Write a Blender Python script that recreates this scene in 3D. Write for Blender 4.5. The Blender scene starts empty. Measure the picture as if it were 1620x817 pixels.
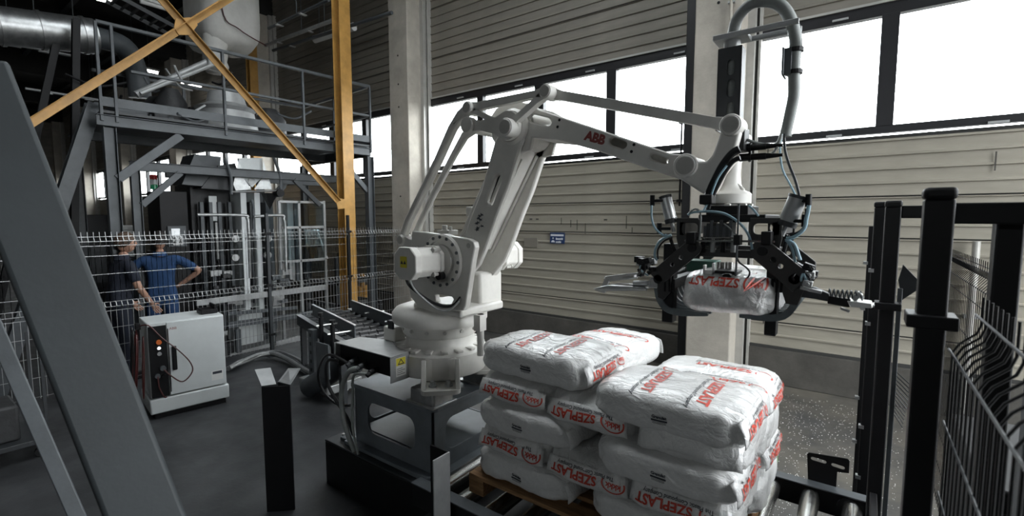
import bpy, bmesh, math, random
from mathutils import Vector, Matrix, noise
from mathutils.bvhtree import BVHTree
from mathutils.geometry import tessellate_polygon
random.seed(7)
COL = bpy.context.scene.collection
SC = bpy.context.scene
PI = math.pi
# ---------------------------------------------------------------- camera
FPX, CX, CY, EYE = 750.0, 810.0, 408.5, 1.95
YAW, PIT = math.radians(36.65), math.radians(4.8)
FW = Vector((-math.sin(YAW)*math.cos(PIT), math.cos(YAW)*math.cos(PIT), -math.sin(PIT)))
RT = Vector((math.cos(YAW), math.sin(YAW), 0)); UPV = RT.cross(FW)
cd = bpy.data.cameras.new('camera'); cam = bpy.data.objects.new('camera', cd); COL.objects.link(cam)
cam.location = (0, 0, EYE)
m = Matrix((RT, UPV, -FW)).transposed(); cam.rotation_euler = m.to_euler()
cd.sensor_width = 36; cd.lens = 36*FPX/1620; cd.clip_start = .05; cd.clip_end = 200
cd.dof.use_dof = True; cd.dof.focus_distance = 3.2; cd.dof.aperture_fstop = 3.2
SC.camera = cam
# ---------------------------------------------------------------- sky, light, exposure
w = bpy.data.worlds.new('overcast_sky'); SC.world = w; w.use_nodes = True
wb = w.node_tree.nodes['Background']; wb.inputs[0].default_value = (.93, .97, 1, 1); wb.inputs[1].default_value = 14.0
SC.view_settings.view_transform = 'Standard'; SC.view_settings.look = 'None'
SC.view_settings.gamma = 1; SC.view_settings.exposure = .05
SC.view_settings.use_curve_mapping = False
def portal(name, loc, rot, sx, sy):
    l = bpy.data.lights.new(name, 'AREA'); l.shape = 'RECTANGLE'; l.size = sx; l.size_y = sy
    l.cycles.is_portal = True
    o = bpy.data.objects.new(name, l); COL.objects.link(o); o.location = loc; o.rotation_euler = rot
WY = 6.25        # face of the long window wall
PITCH = 5.42     # column spacing
COLX = [3.98 - PITCH*k for k in range(0, 8)]     # column centres: 3.98, -1.44, -6.86, -12.28 ...
for k in range(7):
    portal('window_daylight', ((COLX[k]+COLX[k+1])/2, WY+.3, 3.45), (-PI/2, 0, 0), 4.9, 1.2)
portal('gate_daylight', (4.85, 3.4, 3.2), (0, PI/2, 0), 6.4, 3.2)
portal('far_fill_daylight', (-2.7, -14.3, 5.1), (PI/2, 0, 0), 14.6, .8)  # unseen far opening, added to fill the long wall and front faces
SKY = (-5.4, -.4, 2.0, 3.7)      # roof light: x0, x1, y0, y1
portal('roof_daylight', ((SKY[0]+SKY[1])/2, (SKY[2]+SKY[3])/2, 7.95), (0, 0, 0), SKY[1]-SKY[0], SKY[3]-SKY[2])

# ---------------------------------------------------------------- helpers
def at(x, y, X=None, Y=None, Z=None, pl=None):
    """a point of the photograph lying on a known real plane"""
    r = FW + RT*((x-CX)/FPX) - UPV*((y-CY)/FPX)
    if X is not None: t = X/r.x
    elif Y is not None: t = Y/r.y
    elif Z is not None: t = (Z-EYE)/r.z
    else: t = (pl[0]-Vector((0, 0, EYE))).dot(pl[1])/r.dot(pl[1])
    return Vector((0, 0, EYE)) + r*t
def V(*a): return Vector(a)
def nt(name, base, rough=.6, metal=0, noise_s=0, noise_a=.0, bump=0, bump_s=60, spec=.5, col2=None, streak=None, coat=0):
    m = bpy.data.materials.new(name); m.use_nodes = True; t = m.node_tree; b = t.nodes['Principled BSDF']
    b.inputs['Base Color'].default_value = (*base, 1); b.inputs['Roughness'].default_value = rough
    b.inputs['Metallic'].default_value = metal; b.inputs['Specular IOR Level'].default_value = spec
    b.inputs['Coat Weight'].default_value = coat
    tc = t.nodes.new('ShaderNodeTexCoord')
    if noise_s:
        n = t.nodes.new('ShaderNodeTexNoise'); n.inputs['Scale'].default_value = noise_s; n.inputs['Detail'].default_value = 6
        n.inputs['Roughness'].default_value = .65
        if streak:
            mp = t.nodes.new('ShaderNodeMapping'); mp.inputs['Scale'].default_value = streak
            t.links.new(tc.outputs['Object'], mp.inputs[0]); t.links.new(mp.outputs[0], n.inputs['Vector'])
        else: t.links.new(tc.outputs['Object'], n.inputs['Vector'])
        rp = t.nodes.new('ShaderNodeValToRGB'); rp.color_ramp.elements[0].position = .35; rp.color_ramp.elements[1].position = .68
        c2 = col2 or tuple(max(0, c*(1-noise_a)) for c in base)
        rp.color_ramp.elements[0].color = (*c2, 1); rp.color_ramp.elements[1].color = (*base, 1)
        t.links.new(n.outputs['Fac'], rp.inputs[0]); t.links.new(rp.outputs[0], b.inputs['Base Color'])
    if bump:
        n2 = t.nodes.new('ShaderNodeTexNoise'); n2.inputs['Scale'].default_value = bump_s; n2.inputs['Detail'].default_value = 4
        t.links.new(tc.outputs['Object'], n2.inputs['Vector'])
        bp = t.nodes.new('ShaderNodeBump'); bp.inputs['Strength'].default_value = bump; bp.inputs['Distance'].default_value = .01
        t.links.new(n2.outputs['Fac'], bp.inputs['Height']); t.links.new(bp.outputs[0], b.inputs['Normal'])
    return m
def emis(name, c, s):
    m = nt(name, c); b = m.node_tree.nodes['Principled BSDF']
    b.inputs['Emission Color'].default_value = (*c, 1); b.inputs['Emission Strength'].default_value = s; return m
def glassy(name, tint, mixf, rough=.03):
    m = bpy.data.materials.new(name); m.use_nodes = True; t = m.node_tree; t.nodes.clear()
    o = t.nodes.new('ShaderNodeOutputMaterial'); mx = t.nodes.new('ShaderNodeMixShader')
    tr = t.nodes.new('ShaderNodeBsdfTransparent'); tr.inputs[0].default_value = (*tint, 1)
    g = t.nodes.new('ShaderNodeBsdfGlossy'); g.inputs['Roughness'].default_value = rough
    mx.inputs[0].default_value = mixf
    t.links.new(tr.outputs[0], mx.inputs[1]); t.links.new(g.outputs[0], mx.inputs[2]); t.links.new(mx.outputs[0], o.inputs[0]); return m
M = {}
M['robot'] = nt('robot_white_paint', (.70, .685, .645), .42, noise_s=3.5, noise_a=.22, bump=.04, bump_s=25)
M['robotcap'] = nt('robot_cap_grey', (.50, .49, .46), .5, noise_s=9, noise_a=.2)
M['steel'] = nt('grey_painted_steel', (.080, .090, .098), .5, noise_s=4, noise_a=.35, bump=.05)
M['steel_mid'] = nt('pedestal_grey_paint', (.17, .19, .21), .45, noise_s=4, noise_a=.3, bump=.05)
M['steel_dark'] = nt('dark_painted_steel', (.030, .034, .038), .5, noise_s=5, noise_a=.4, bump=.05)
M['steel_light'] = nt('light_grey_steel', (.42, .43, .43), .45, metal=.3, noise_s=6, noise_a=.25)
M['galv'] = nt('galvanised_steel', (.5, .51, .51), .38, metal=.85, noise_s=12, noise_a=.35)
M['alu'] = nt('aluminium', (.75, .75, .74), .35, metal=.75, noise_s=20, noise_a=.15)
M['black'] = nt('black_paint', (.007, .007, .008), .5, noise_s=8, noise_a=.3, spec=.25)
M['blackgloss'] = nt('black_rubber_cable', (.012, .012, .013), .35)
M['gripper'] = nt('dark_grey_gripper_paint', (.024, .023, .022), .5, noise_s=14, noise_a=.4)
M['finger'] = nt('grey_fork_paint', (.12, .145, .155), .42, noise_s=20, noise_a=.3)
M['yellow'] = nt('ochre_yellow_paint', (.50, .27, .065), .48, noise_s=5, noise_a=.35, bump=.05)
M['concrete'] = nt('column_concrete', (.48, .445, .385), .85, noise_s=2.2, noise_a=.30, bump=.25, bump_s=40)
M['plinth'] = nt('plinth_concrete', (.085, .080, .070), .9, noise_s=3, noise_a=.4, bump=.35, bump_s=30)
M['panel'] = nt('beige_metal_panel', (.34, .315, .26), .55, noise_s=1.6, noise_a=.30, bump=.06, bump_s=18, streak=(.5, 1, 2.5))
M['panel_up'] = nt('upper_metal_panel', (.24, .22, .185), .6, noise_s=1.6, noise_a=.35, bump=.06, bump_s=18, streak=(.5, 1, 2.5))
M['joint'] = nt('panel_joint', (.03, .03, .028), .8)
M['frame'] = nt('window_frame_black', (.012, .012, .014), .4, noise_s=8, noise_a=.2)
M['trim'] = nt('pale_metal_trim', (.48, .47, .44), .45, metal=.3, noise_s=5, noise_a=.2)
M['glass'] = glassy('window_glass', (.97, .98, .98), .05)
M['plexi'] = glassy('clear_guard_plastic', (.80, .86, .88), .10, .08)
M['ceil'] = nt('dark_roof_sheet', (.020, .019, .018), .8, noise_s=2, noise_a=.4)
M['wood'] = nt('pallet_wood', (.36, .20, .09), .8, noise_s=8, noise_a=.5, streak=(1, 8, 8), bump=.2)
M['white'] = nt('white_cabinet_paint', (.62, .65, .65), .45, noise_s=3, noise_a=.12)
M['canvas'] = nt('white_filter_cloth', (.66, .65, .62), .85, noise_s=4, noise_a=.15, bump=.3, bump_s=9)
M['red'] = nt('red_print', (.52, .045, .02), .5); M['ink'] = nt('black_print', (.03, .035, .045), .5)
M['redlogo'] = nt('red_letters', (.22, .02, .015), .5)
M['bluesign'] = nt('blue_sign', (.012, .035, .11), .5); M['whiteink'] = nt('white_print', (.6, .62, .66), .6)
M['labely'] = nt('yellow_label', (.72, .62, .05), .5); M['labelw'] = nt('white_label', (.7, .7, .68), .5)
M['green'] = nt('green_block', (.06, .16, .12), .5, noise_s=8, noise_a=.3)
M['bluehose'] = nt('pale_blue_hose', (.30, .45, .52), .35); M['hose'] = nt('grey_corrugated_hose', (.30, .32, .31), .5, noise_s=20, noise_a=.2)
M['redcable'] = nt('dark_red_cable', (.06, .012, .011), .4); M['brass'] = nt('chrome', (.6, .6, .58), .25, metal=1)
M['orange'] = nt('orange_knob', (.7, .16, .03), .4)
M['dirt'] = nt('dark_machine_grime', (.035, .036, .038), .6, noise_s=9, noise_a=.5, bump=.3, bump_s=22)

def fill2d(loops):
    if len(loops) == 1: return tessellate_polygon([[V(p[0], p[1], 0) for p in loops[0]]])
    bm = bmesh.new(); k = 0
    for l in loops:
        vs = [bm.verts.new((p[0], p[1], 0)) for p in l]
        for i in range(len(vs)): bm.edges.new((vs[i], vs[(i+1) % len(vs)]))
    bm.verts.index_update()
    bmesh.ops.triangle_fill(bm, edges=bm.edges[:], use_beauty=True, use_dissolve=False, normal=(0, 0, 1))
    bm.verts.index_update(); out = [tuple(v.index for v in f.verts) for f in bm.faces]; bm.free(); return out
class MB:
    def __init__(s): s.v = []; s.f = []
    def add(s, vs, fs):
        b = len(s.v); s.v += [Vector(v) for v in vs]; s.f += [tuple(i+b for i in f) for f in fs]; return s
    def box(s, lo, hi, R=None, O=None):
        x0, y0, z0 = lo; x1, y1, z1 = hi
        vs = [V(x, y, z) for z in (z0, z1) for (x, y) in ((x0, y0), (x1, y0), (x1, y1), (x0, y1))]
        if R is not None: vs = [R @ v for v in vs]
        if O is not None: vs = [v+O for v in vs]
        return s.add(vs, [(3, 2, 1, 0), (4, 5, 6, 7), (0, 1, 5, 4), (1, 2, 6, 5), (2, 3, 7, 6), (3, 0, 4, 7)])
    def bar(s, p0, p1, w, h, up=(0, 0, 1)):
        """rectangular bar between two points, w sideways, h along up"""
        p0, p1 = Vector(p0), Vector(p1); d = (p1-p0).normalized(); sd = d.cross(Vector(up))
        if sd.length < 1e-4: sd = d.cross(V(1, 0, 0))
        sd.normalize(); u = sd.cross(d).normalized()
        vs = [p+sd*a*w/2+u*b*h/2 for p in (p0, p1) for a, b in ((-1, -1), (1, -1), (1, 1), (-1, 1))]
        return s.add(vs, [(3, 2, 1, 0), (4, 5, 6, 7), (0, 1, 5, 4), (1, 2, 6, 5), (2, 3, 7, 6), (3, 0, 4, 7)])
    def chan(s, p0, p1, w, h, t=.008, up=(0, 0, 1)):
        """I-section"""
        p0, p1 = Vector(p0), Vector(p1); d = (p1-p0).normalized(); sd = d.cross(Vector(up)).normalized(); u = sd.cross(d).normalized()
        s.bar(p0+u*(h/2-t/2), p1+u*(h/2-t/2), w, t, up); s.bar(p0-u*(h/2-t/2), p1-u*(h/2-t/2), w, t, up); return s.bar(p0, p1, t, h-2*t, up)
    def cyl(s, p0, p1, r0, r1=None, n=20, caps=True):
        p0, p1 = Vector(p0), Vector(p1); r1 = r0 if r1 is None else r1
        d = (p1-p0).normalized(); a = d.orthogonal().normalized(); b = d.cross(a)
        vs = [p+(a*math.cos(2*PI*i/n)+b*math.sin(2*PI*i/n))*r for p, r in ((p0, r0), (p1, r1)) for i in range(n)]
        fs = [(i, (i+1) % n, n+(i+1) % n, n+i) for i in range(n)]
        if caps: fs += [tuple(range(n-1, -1, -1)), tuple(range(n, 2*n))]
        return s.add(vs, fs)
    def lathe(s, O, ax, prof, n=32):
        """prof: (radius, height along ax)"""
        O = Vector(O); ax = Vector(ax).normalized(); a = ax.orthogonal().normalized(); b = ax.cross(a); k = len(prof)
        vs = [O+ax*h+(a*math.cos(2*PI*i/n)+b*math.sin(2*PI*i/n))*max(r, 1e-4) for i in range(n) for r, h in prof]
        fs = [(i*k+j, ((i+1) % n)*k+j, ((i+1) % n)*k+j+1, i*k+j+1) for i in range(n) for j in range(k-1)]
        return s.add(vs, fs)
    def tube(s, pts, r, n=8, smooth=True, rib=0):
        pts = [Vector(p) for p in pts]
        if smooth and len(pts) > 2: pts = spline(pts, rib or 6)
        m = len(pts); up = None; vs = []
        for i, p in enumerate(pts):
            d = (pts[min(i+1, m-1)]-pts[max(i-1, 0)]).normalized()
            a = d.orthogonal().normalized() if up is None else (up-d*up.dot(d)).normalized()
            up = a; b = d.cross(a); rr = r*(1+(.10 if i % 2 else -.06)) if rib else r
            vs += [p+(a*math.cos(2*PI*j/n)+b*math.sin(2*PI*j/n))*rr for j in range(n)]
        fs = [(i*n+j, i*n+(j+1) % n, (i+1)*n+(j+1) % n, (i+1)*n+j) for i in range(m-1) for j in range(n)]
        fs += [tuple(range(n-1, -1, -1)), tuple(range((m-1)*n, m*n))]
        return s.add(vs, fs)
    def plate(s, outer, holes, O, U, Vv, d0, d1):
        """polygon with holes in plane (U,Vv) through O, extruded along U x Vv from d0 to d1"""
        O, U, Vv = Vector(O), Vector(U).normalized(), Vector(Vv).normalized(); Wd = U.cross(Vv)
        bb_ = max(max(p[0] for p in outer)-min(p[0] for p in outer), max(p[1] for p in outer)-min(p[1] for p in outer))
        if holes:
            o2 = []
            for i, p in enumerate(outer):
                q = outer[(i+1) % len(outer)]; k = max(1, int(math.hypot(q[0]-p[0], q[1]-p[1])/bb_*16))
                o2 += [(p[0]+(q[0]-p[0])*t/k, p[1]+(q[1]-p[1])*t/k) for t in range(k)]
            outer = o2
        loops = [outer]+list(holes); flat = [p for l in loops for p in l]
        tess = fill2d(loops)
        n = len(flat); vs = [O+U*p[0]+Vv*p[1]+Wd*d for d in (d0, d1) for p in flat]
        fs = []
        for a, b, c in tess:
            pa, pb, pc = flat[a], flat[b], flat[c]
            ar = (pb[0]-pa[0])*(pc[1]-pa[1])-(pb[1]-pa[1])*(pc[0]-pa[0])
            if abs(ar) < 1e-12: continue
            if ar < 0: b, c = c, b
            fs += [(c, b, a), (a+n, b+n, c+n)]
        k = 0
        for li, l in enumerate(loops):
            q = len(l); ar = sum(l[i][0]*l[(i+1) % q][1]-l[(i+1) % q][0]*l[i][1] for i in range(q))
            for i in range(q):
                a, b = k+i, k+(i+1) % q
                f = (a, b, b+n, a+n) if (ar > 0) == (li == 0) else (b, a, a+n, b+n)
                fs.append(f)
            k += q
        return s.add(vs, fs)
    def build(s, name, mat, parent=None, smooth=None, bevel=0, seg=2):
        me = bpy.data.meshes.new(name); me.from_pydata([tuple(v) for v in s.v], [], s.f); me.materials.append(M[mat] if isinstance(mat, str) else mat)
        o = bpy.data.objects.new(name, me); COL.objects.link(o)
        if parent is not None:
            o.parent = parent; o.matrix_parent_inverse = ROOTM(parent).inverted()
        if smooth:
            me.polygons.foreach_set('use_smooth', [True]*len(me.polygons))
            me.set_sharp_from_angle(angle=math.radians(40)) if smooth != 'all' else None
        if bevel:
            b = o.modifiers.new('bevel', 'BEVEL'); b.width = bevel; b.segments = seg; b.limit_method = 'ANGLE'; b.angle_limit = math.radians(35)
            b.harden_normals = False
            if not smooth: me.polygons.foreach_set('use_smooth', [True]*len(me.polygons)); me.set_sharp_from_angle(angle=math.radians(30))
        return o
def ROOTM(o):
    return (ROOTM(o.parent) @ o.matrix_parent_inverse if o.parent else Matrix()) @ Matrix.LocRotScale(o.location, o.rotation_euler, None)
def spline(P, k=6):
    out = []; n = len(P)
    for i in range(n-1):
        p0, p1, p2, p3 = P[max(i-1, 0)], P[i], P[i+1], P[min(i+2, n-1)]
        for j in range(k):
            t = j/k; out.append(.5*((2*p1)+(p2-p0)*t+(2*p0-5*p1+4*p2-p3)*t*t+(3*p1-p0-3*p2+p3)*t**3))
    return out+[P[-1]]
def tag(o, label=None, cat=None, group=None, kind=None):
    if label: o['label'] = label
    if cat: o['category'] = cat
    if group: o['group'] = group
    if kind: o['kind'] = kind
    return o
def thing(name, label, cat, loc=(0, 0, 0), rz=0, group=None):
    o = bpy.data.objects.new(name, None); COL.objects.link(o); o.location = loc; o.rotation_euler = (0, 0, rz); o.empty_display_size = .1
    return tag(o, label, cat, group)
def copy_tree(o, parent=None):
    c = o.copy(); COL.objects.link(c)
    if parent is not None: c.parent = parent
    for ch in [x for x in bpy.data.objects if x.parent == o and x != c]: copy_tree(ch, c)
    return c
def circ(cx, cy, r, n=20, a0=0, a1=2*PI):
    full = abs(a1-a0-2*PI) < 1e-6; k = n if full else n+1
    return [(cx+r*math.cos(a0+(a1-a0)*i/n), cy+r*math.sin(a0+(a1-a0)*i/n)) for i in range(k)]
def capsule(p0, p1, r0, r1=None, n=10):
    """2-D outline round two circles"""
    r1 = r0 if r1 is None else r1; dx, dy = p1[0]-p0[0], p1[1]-p0[1]; L = math.hypot(dx, dy); a = math.atan2(dy, dx); k = math.acos(max(-1, min(1, (r0-r1)/L)))
    return circ(p0[0], p0[1], r0, n, a+k, a+2*PI-k)+circ(p1[0], p1[1], r1, n, a-k, a+k)
def rrect(x0, y0, x1, y1, r, n=4):
    o = []
    for cx, cy, a in ((x1-r, y0+r, -PI/2), (x1-r, y1-r, 0), (x0+r, y1-r, PI/2), (x0+r, y0+r, PI)): o += circ(cx, cy, r, n, a, a+PI/2)
    return o
def link(p0, p1, r0, r1, w0, w1):
    """rod outline: ring ends r0,r1 joined by a straight shank w0..w1 with flared necks"""
    dx, dy = p1[0]-p0[0], p1[1]-p0[1]; L = math.hypot(dx, dy); ux, uy = dx/L, dy/L; nx, ny = -uy, ux
    a = math.atan2(dy, dx); P = lambda s, h: (p0[0]+ux*s+nx*h, p0[1]+uy*s+ny*h)
    o = circ(p0[0], p0[1], r0, 14, a+math.radians(50), a+2*PI-math.radians(50))
    o += [P(r0*1.1, -(w0/2+r0*.12)), P(r0*1.9, -w0/2), P(L-r1*1.9, -w1/2), P(L-r1*1.1, -(w1/2+r1*.12))]
    o += circ(p1[0], p1[1], r1, 14, a-PI+math.radians(50), a+PI-math.radians(50))
    o += [P(L-r1*1.1, w1/2+r1*.12), P(L-r1*1.9, w1/2), P(r0*1.9, w0/2), P(r0*1.1, w0/2+r0*.12)]
    return o
_txt = {}
def text_mesh(s, size=1.0, bold=0.0, cut=0):
    """lettering as flat (verts, faces), left/baseline at the origin"""
    key = (s, size, bold, cut)
    if key in _txt: return _txt[key]
    c = bpy.data.curves.new('lettering', 'FONT'); c.body = s; c.size = size; c.offset = bold; c.resolution_u = 3; c.fill_mode = 'FRONT'
    o = bpy.data.objects.new('lettering', c); COL.objects.link(o)
    dg = bpy.context.evaluated_depsgraph_get(); me = bpy.data.meshes.new_from_object(o.evaluated_get(dg))
    bm = bmesh.new(); bm.from_mesh(me)
    if cut:
        xs = [v.co.x for v in bm.verts]; ys = [v.co.y for v in bm.verts]
        for ax, lo, hi in ((0, min(xs), max(xs)), (1, min(ys), max(ys))):
            k = lo+cut
            while k < hi:
                co = (k, 0, 0) if ax == 0 else (0, k, 0); no = (1, 0, 0) if ax == 0 else (0, 1, 0)
                bmesh.ops.bisect_plane(bm, geom=bm.verts[:]+bm.edges[:]+bm.faces[:], plane_co=co, plane_no=no); k += cut
    bm.verts.index_update(); r = ([v.co.copy() for v in bm.verts], [tuple(v.index for v in f.verts) for f in bm.faces])
    bm.free(); bpy.data.objects.remove(o); bpy.data.meshes.remove(me); bpy.data.curves.remove(c)
    _txt[key] = r; return r
def put_text(name, s, size, mat, O, U, Vv, parent=None, bold=0, center=True, lift=.0015):
    vs, fs = text_mesh(s, size, bold); O, U, Vv = Vector(O), Vector(U).normalized(), Vector(Vv).normalized(); N = U.cross(Vv)
    xs = [v.x for v in vs]; ys = [v.y for v in vs]; cx = (min(xs)+max(xs))/2 if center else 0; cy = (min(ys)+max(ys))/2 if center else 0
    return MB().add([O+U*(v.x-cx)+Vv*(v.y-cy)+N*lift for v in vs], fs).build(name, mat, parent)
# ================================================================ setting
XL, XR, YN, ZC = -34.0, 4.6, -14.0, 7.6
def fl_mat():
    m = nt('workshop_floor', (.060, .062, .065), .42, noise_s=1.3, noise_a=.45, bump=.12, bump_s=35, col2=(.022, .023, .025)); return m
fm = fl_mat(); t = fm.node_tree; b = t.nodes['Principled BSDF']
sp = t.nodes.new('ShaderNodeTexVoronoi'); sp.inputs['Scale'].default_value = 38; sp.feature = 'F1'
nz = t.nodes.new('ShaderNodeTexNoise'); nz.inputs['Scale'].default_value = 5
mt = t.nodes.new('ShaderNodeMath'); mt.operation = 'LESS_THAN'; mt.inputs[1].default_value = .12
tc = t.nodes.new('ShaderNodeTexCoord'); t.links.new(tc.outputs['Object'], sp.inputs['Vector']); t.links.new(tc.outputs['Object'], nz.inputs['Vector'])
rr = t.nodes.new('ShaderNodeMapRange'); rr.inputs['To Min'].default_value = .28; rr.inputs['To Max'].default_value = .62
t.links.new(nz.outputs['Fac'], rr.inputs['Value']); t.links.new(rr.outputs[0], b.inputs['Roughness'])
# pale trodden dust and spilled powder between the conveyor and the long wall
old = b.inputs['Base Color'].links[0].from_socket
sx = t.nodes.new('ShaderNodeSeparateXYZ'); t.links.new(tc.outputs['Object'], sx.inputs[0])
n3 = t.nodes.new('ShaderNodeTexNoise'); n3.inputs['Scale'].default_value = 1.1; n3.inputs['Detail'].default_value = 7; n3.inputs['Roughness'].default_value = .7; t.links.new(tc.outputs['Object'], n3.inputs['Vector'])
my = t.nodes.new('ShaderNodeMapRange'); my.inputs['From Min'].default_value = 2.9; my.inputs['From Max'].default_value = 4.1; t.links.new(sx.outputs['Y'], my.inputs['Value'])
mx_ = t.nodes.new('ShaderNodeMapRange'); mx_.inputs['From Min'].default_value = -6; mx_.inputs['From Max'].default_value = -2.5; t.links.new(sx.outputs['X'], mx_.inputs['Value'])
m1 = t.nodes.new('ShaderNodeMath'); m1.operation = 'MULTIPLY'; t.links.new(my.outputs[0], m1.inputs[0]); t.links.new(mx_.outputs[0], m1.inputs[1])
m2_ = t.nodes.new('ShaderNodeMapRange'); m2_.inputs['From Min'].default_value = .32; m2_.inputs['From Max'].default_value = .62; t.links.new(n3.outputs['Fac'], m2_.inputs['Value'])
m3 = t.nodes.new('ShaderNodeMath'); m3.operation = 'MULTIPLY'; t.links.new(m1.outputs[0], m3.inputs[0]); t.links.new(m2_.outputs[0], m3.inputs[1])
mc = t.nodes.new('ShaderNodeMix'); mc.data_type = 'RGBA'; t.links.new(m3.outputs[0], mc.inputs[0]); t.links.new(old, mc.inputs[6]); mc.inputs[7].default_value = (.13, .12, .10, 1); t.links.new(mc.outputs[2], b.inputs['Base Color'])
tag(MB().box((XL, YN, -.2), (XR, WY+.3, 0)).build('floor', fm), kind='structure')
# spilled plastic granules between conveyor and wall
random.seed(3); g = MB()
for i in range(2600):
    x = random.gauss(-.35, .75); y = 3.25+2.7*random.random()**1.2; r = random.uniform(.002, .0045)
    if x < -1.7 or x > 1.6: continue
    g.add([V(x, y, r*2), V(x+r, y, r), V(x, y+r, r), V(x-r, y, r), V(x, y-r, r)], [(0, 1, 2), (0, 2, 3), (0, 3, 4), (0, 4, 1)])
tag(g.build('plastic_granules', 'labelw'), 'pale plastic granules spilled on the floor between roller conveyor and wall', 'granules', kind='stuff')
cm_ = MB().box((XL, YN, ZC), (SKY[0], WY+.3, ZC+.2)).box((SKY[1], YN, ZC), (XR, WY+.3, ZC+.2)).box((SKY[0], YN, ZC), (SKY[1], SKY[2], ZC+.2)).box((SKY[0], SKY[3], ZC), (SKY[1], WY+.3, ZC+.2))
ceil = tag(cm_.build('ceiling', 'ceil'), kind='structure')
MB().box((SKY[0], SKY[2], ZC+.21), (SKY[1], SKY[3], ZC+.215)).build('roof_glass', 'glass', ceil)
for k in range(4): MB().box((SKY[0]+k*1.25+.5, SKY[2], ZC+.1), (SKY[0]+k*1.25+.55, SKY[3], ZC+.2)).build('glazing_bar', 'frame', ceil)
for k in range(8): MB().box((COLX[k]-.2, YN, ZC-.75), (COLX[k]+.2, WY, ZC)).build('roof_beam', 'ceil', ceil)
for j in range(10):
    y = -11+j*1.8; MB().box((XL, y-.06, ZC-.2), (XR, y+.06, ZC)).build('purlin', 'steel_dark', ceil)
tag(MB().box((XL-.2, YN, 0), (XL, WY+.3, ZC)).build('wall_left', 'panel_up'), kind='structure')
tag(MB().box((XL, YN-.2, 0), (XR, YN, 4.9)).box((XL, YN-.2, 5.5), (XR, YN, ZC)).box((XL, YN-.2, 4.9), (-10, YN, 5.5)).build('wall_front', 'panel_up'), kind='structure')
wf = tag(MB().box((-10, YN-.12, 4.9), (XR, YN, 5.0)).box((-10, YN-.12, 5.4), (XR, YN, 5.5)).build('window_9', 'frame'), kind='structure')  # frame of the added fill opening, out of view
for k in range(11): MB().box((-10+k*1.6-.04, YN-.12, 5.0), (-10+k*1.6+.04, YN, 5.4)).build('mullion', 'frame', wf)
MB().box((-10, YN-.07, 5.0), (XR, YN-.065, 5.4)).build('pane', 'glass', wf)
wr = MB(); wr.box((XR, YN, 0), (XR+.2, 1.8, ZC)); wr.box((XR, 5.0, 0), (XR+.2, WY+.3, ZC)); wr.box((XR, 1.8, 6.4), (XR+.2, 5.0, ZC))
tag(wr.build('wall_right', 'panel_up'), kind='structure')
tag(MB().box((-60, -60, -.4), (60, 60, -.22)).build('ground', 'plinth'), kind='structure')
# ---- the long wall: plinth, ribbed sheet strips, window band, ribbed sheet strips
wall = tag(MB().box((XL, WY+.02, 0), (XR, WY+.3, 2.80)).box((XL, WY+.02, 4.12), (XR, WY+.3, ZC)).build('wall_back', 'joint'), kind='structure')
PH = .1445; Z0 = .45
def strip_mesh(L, h=PH, gap=0):
    prof = [(0.02, 0), (0, 0), (0, h*.80), (-.016, h*.83), (-.016, h*.93-gap), (0.0, h-gap), (.02, h-gap)]; n = len(prof)
    vs = [V(x, y, z) for x in (-L/2, L/2) for y, z in prof]
    fs = [(i, i+1, n+i+1, n+i) for i in range(n-1)]+[tuple(range(n)), tuple(range(2*n-1, n-1, -1))]
    return vs, fs
BW = PITCH-.50
def make_strip_obj(mat, gap):
    v, f = strip_mesh(BW, gap=gap); return MB().add(v, f)
protos = {}
for bay in range(7):
    x = (COLX[bay]+COLX[bay+1])/2
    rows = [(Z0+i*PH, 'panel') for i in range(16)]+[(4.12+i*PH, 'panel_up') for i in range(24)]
    if bay < 3:
        for i, (z, mt_) in enumerate(rows):
            gap = .016 if i in (1, 8, 11, 20, 26, 32) else 0
            if (mt_, gap) not in protos:
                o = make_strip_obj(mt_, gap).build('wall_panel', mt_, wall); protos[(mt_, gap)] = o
            else:
                o = protos[(mt_, gap)].copy(); COL.objects.link(o)
            o.location = (x, WY, z)
    else:
        for mt_ in ('panel', 'panel_up'):
            mb = MB()
            for z, q in rows:
                if q == mt_:
                    v, f = strip_mesh(BW); mb.add([p+V(x, WY, z) for p in v], f)
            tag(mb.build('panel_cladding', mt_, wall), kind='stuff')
    # plinth of this bay, with a dark drip flashing above it
    MB().box((x-BW/2, WY-.05, 0), (x+BW/2, WY+.1, Z0-.035)).build('plinth', 'plinth', wall, bevel=.008)
    MB().box((x-BW/2, WY-.02, Z0-.034), (x+BW/2, WY+.02, Z0-.002)).build('drip_flashing', 'joint', wall)
# dark dents and scratches worn into the cladding
sc = MB(); random.seed(17)
for x, y, h in ((888, 350, 9), (903, 354, 10), (913, 356, 14), (926, 362, 14), (991, 352, 16), (1000, 365, 8), (840, 347, 2), (850, 347, 2), (1208, 505, 10), (1215, 240, 5), (1575, 255, 16), (958, 348, 2)):
    a = at(x, y, Y=WY-.017); hh = h*.011/2; sc.box((a.x-.006-(.02 if h < 3 else 0), WY-.0185, a.z-hh), (a.x+.006+(.02 if h < 3 else 0), WY-.0165, a.z+hh))
tag(sc.build('scuff_marks', 'plinth', wall), kind='stuff')
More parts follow.
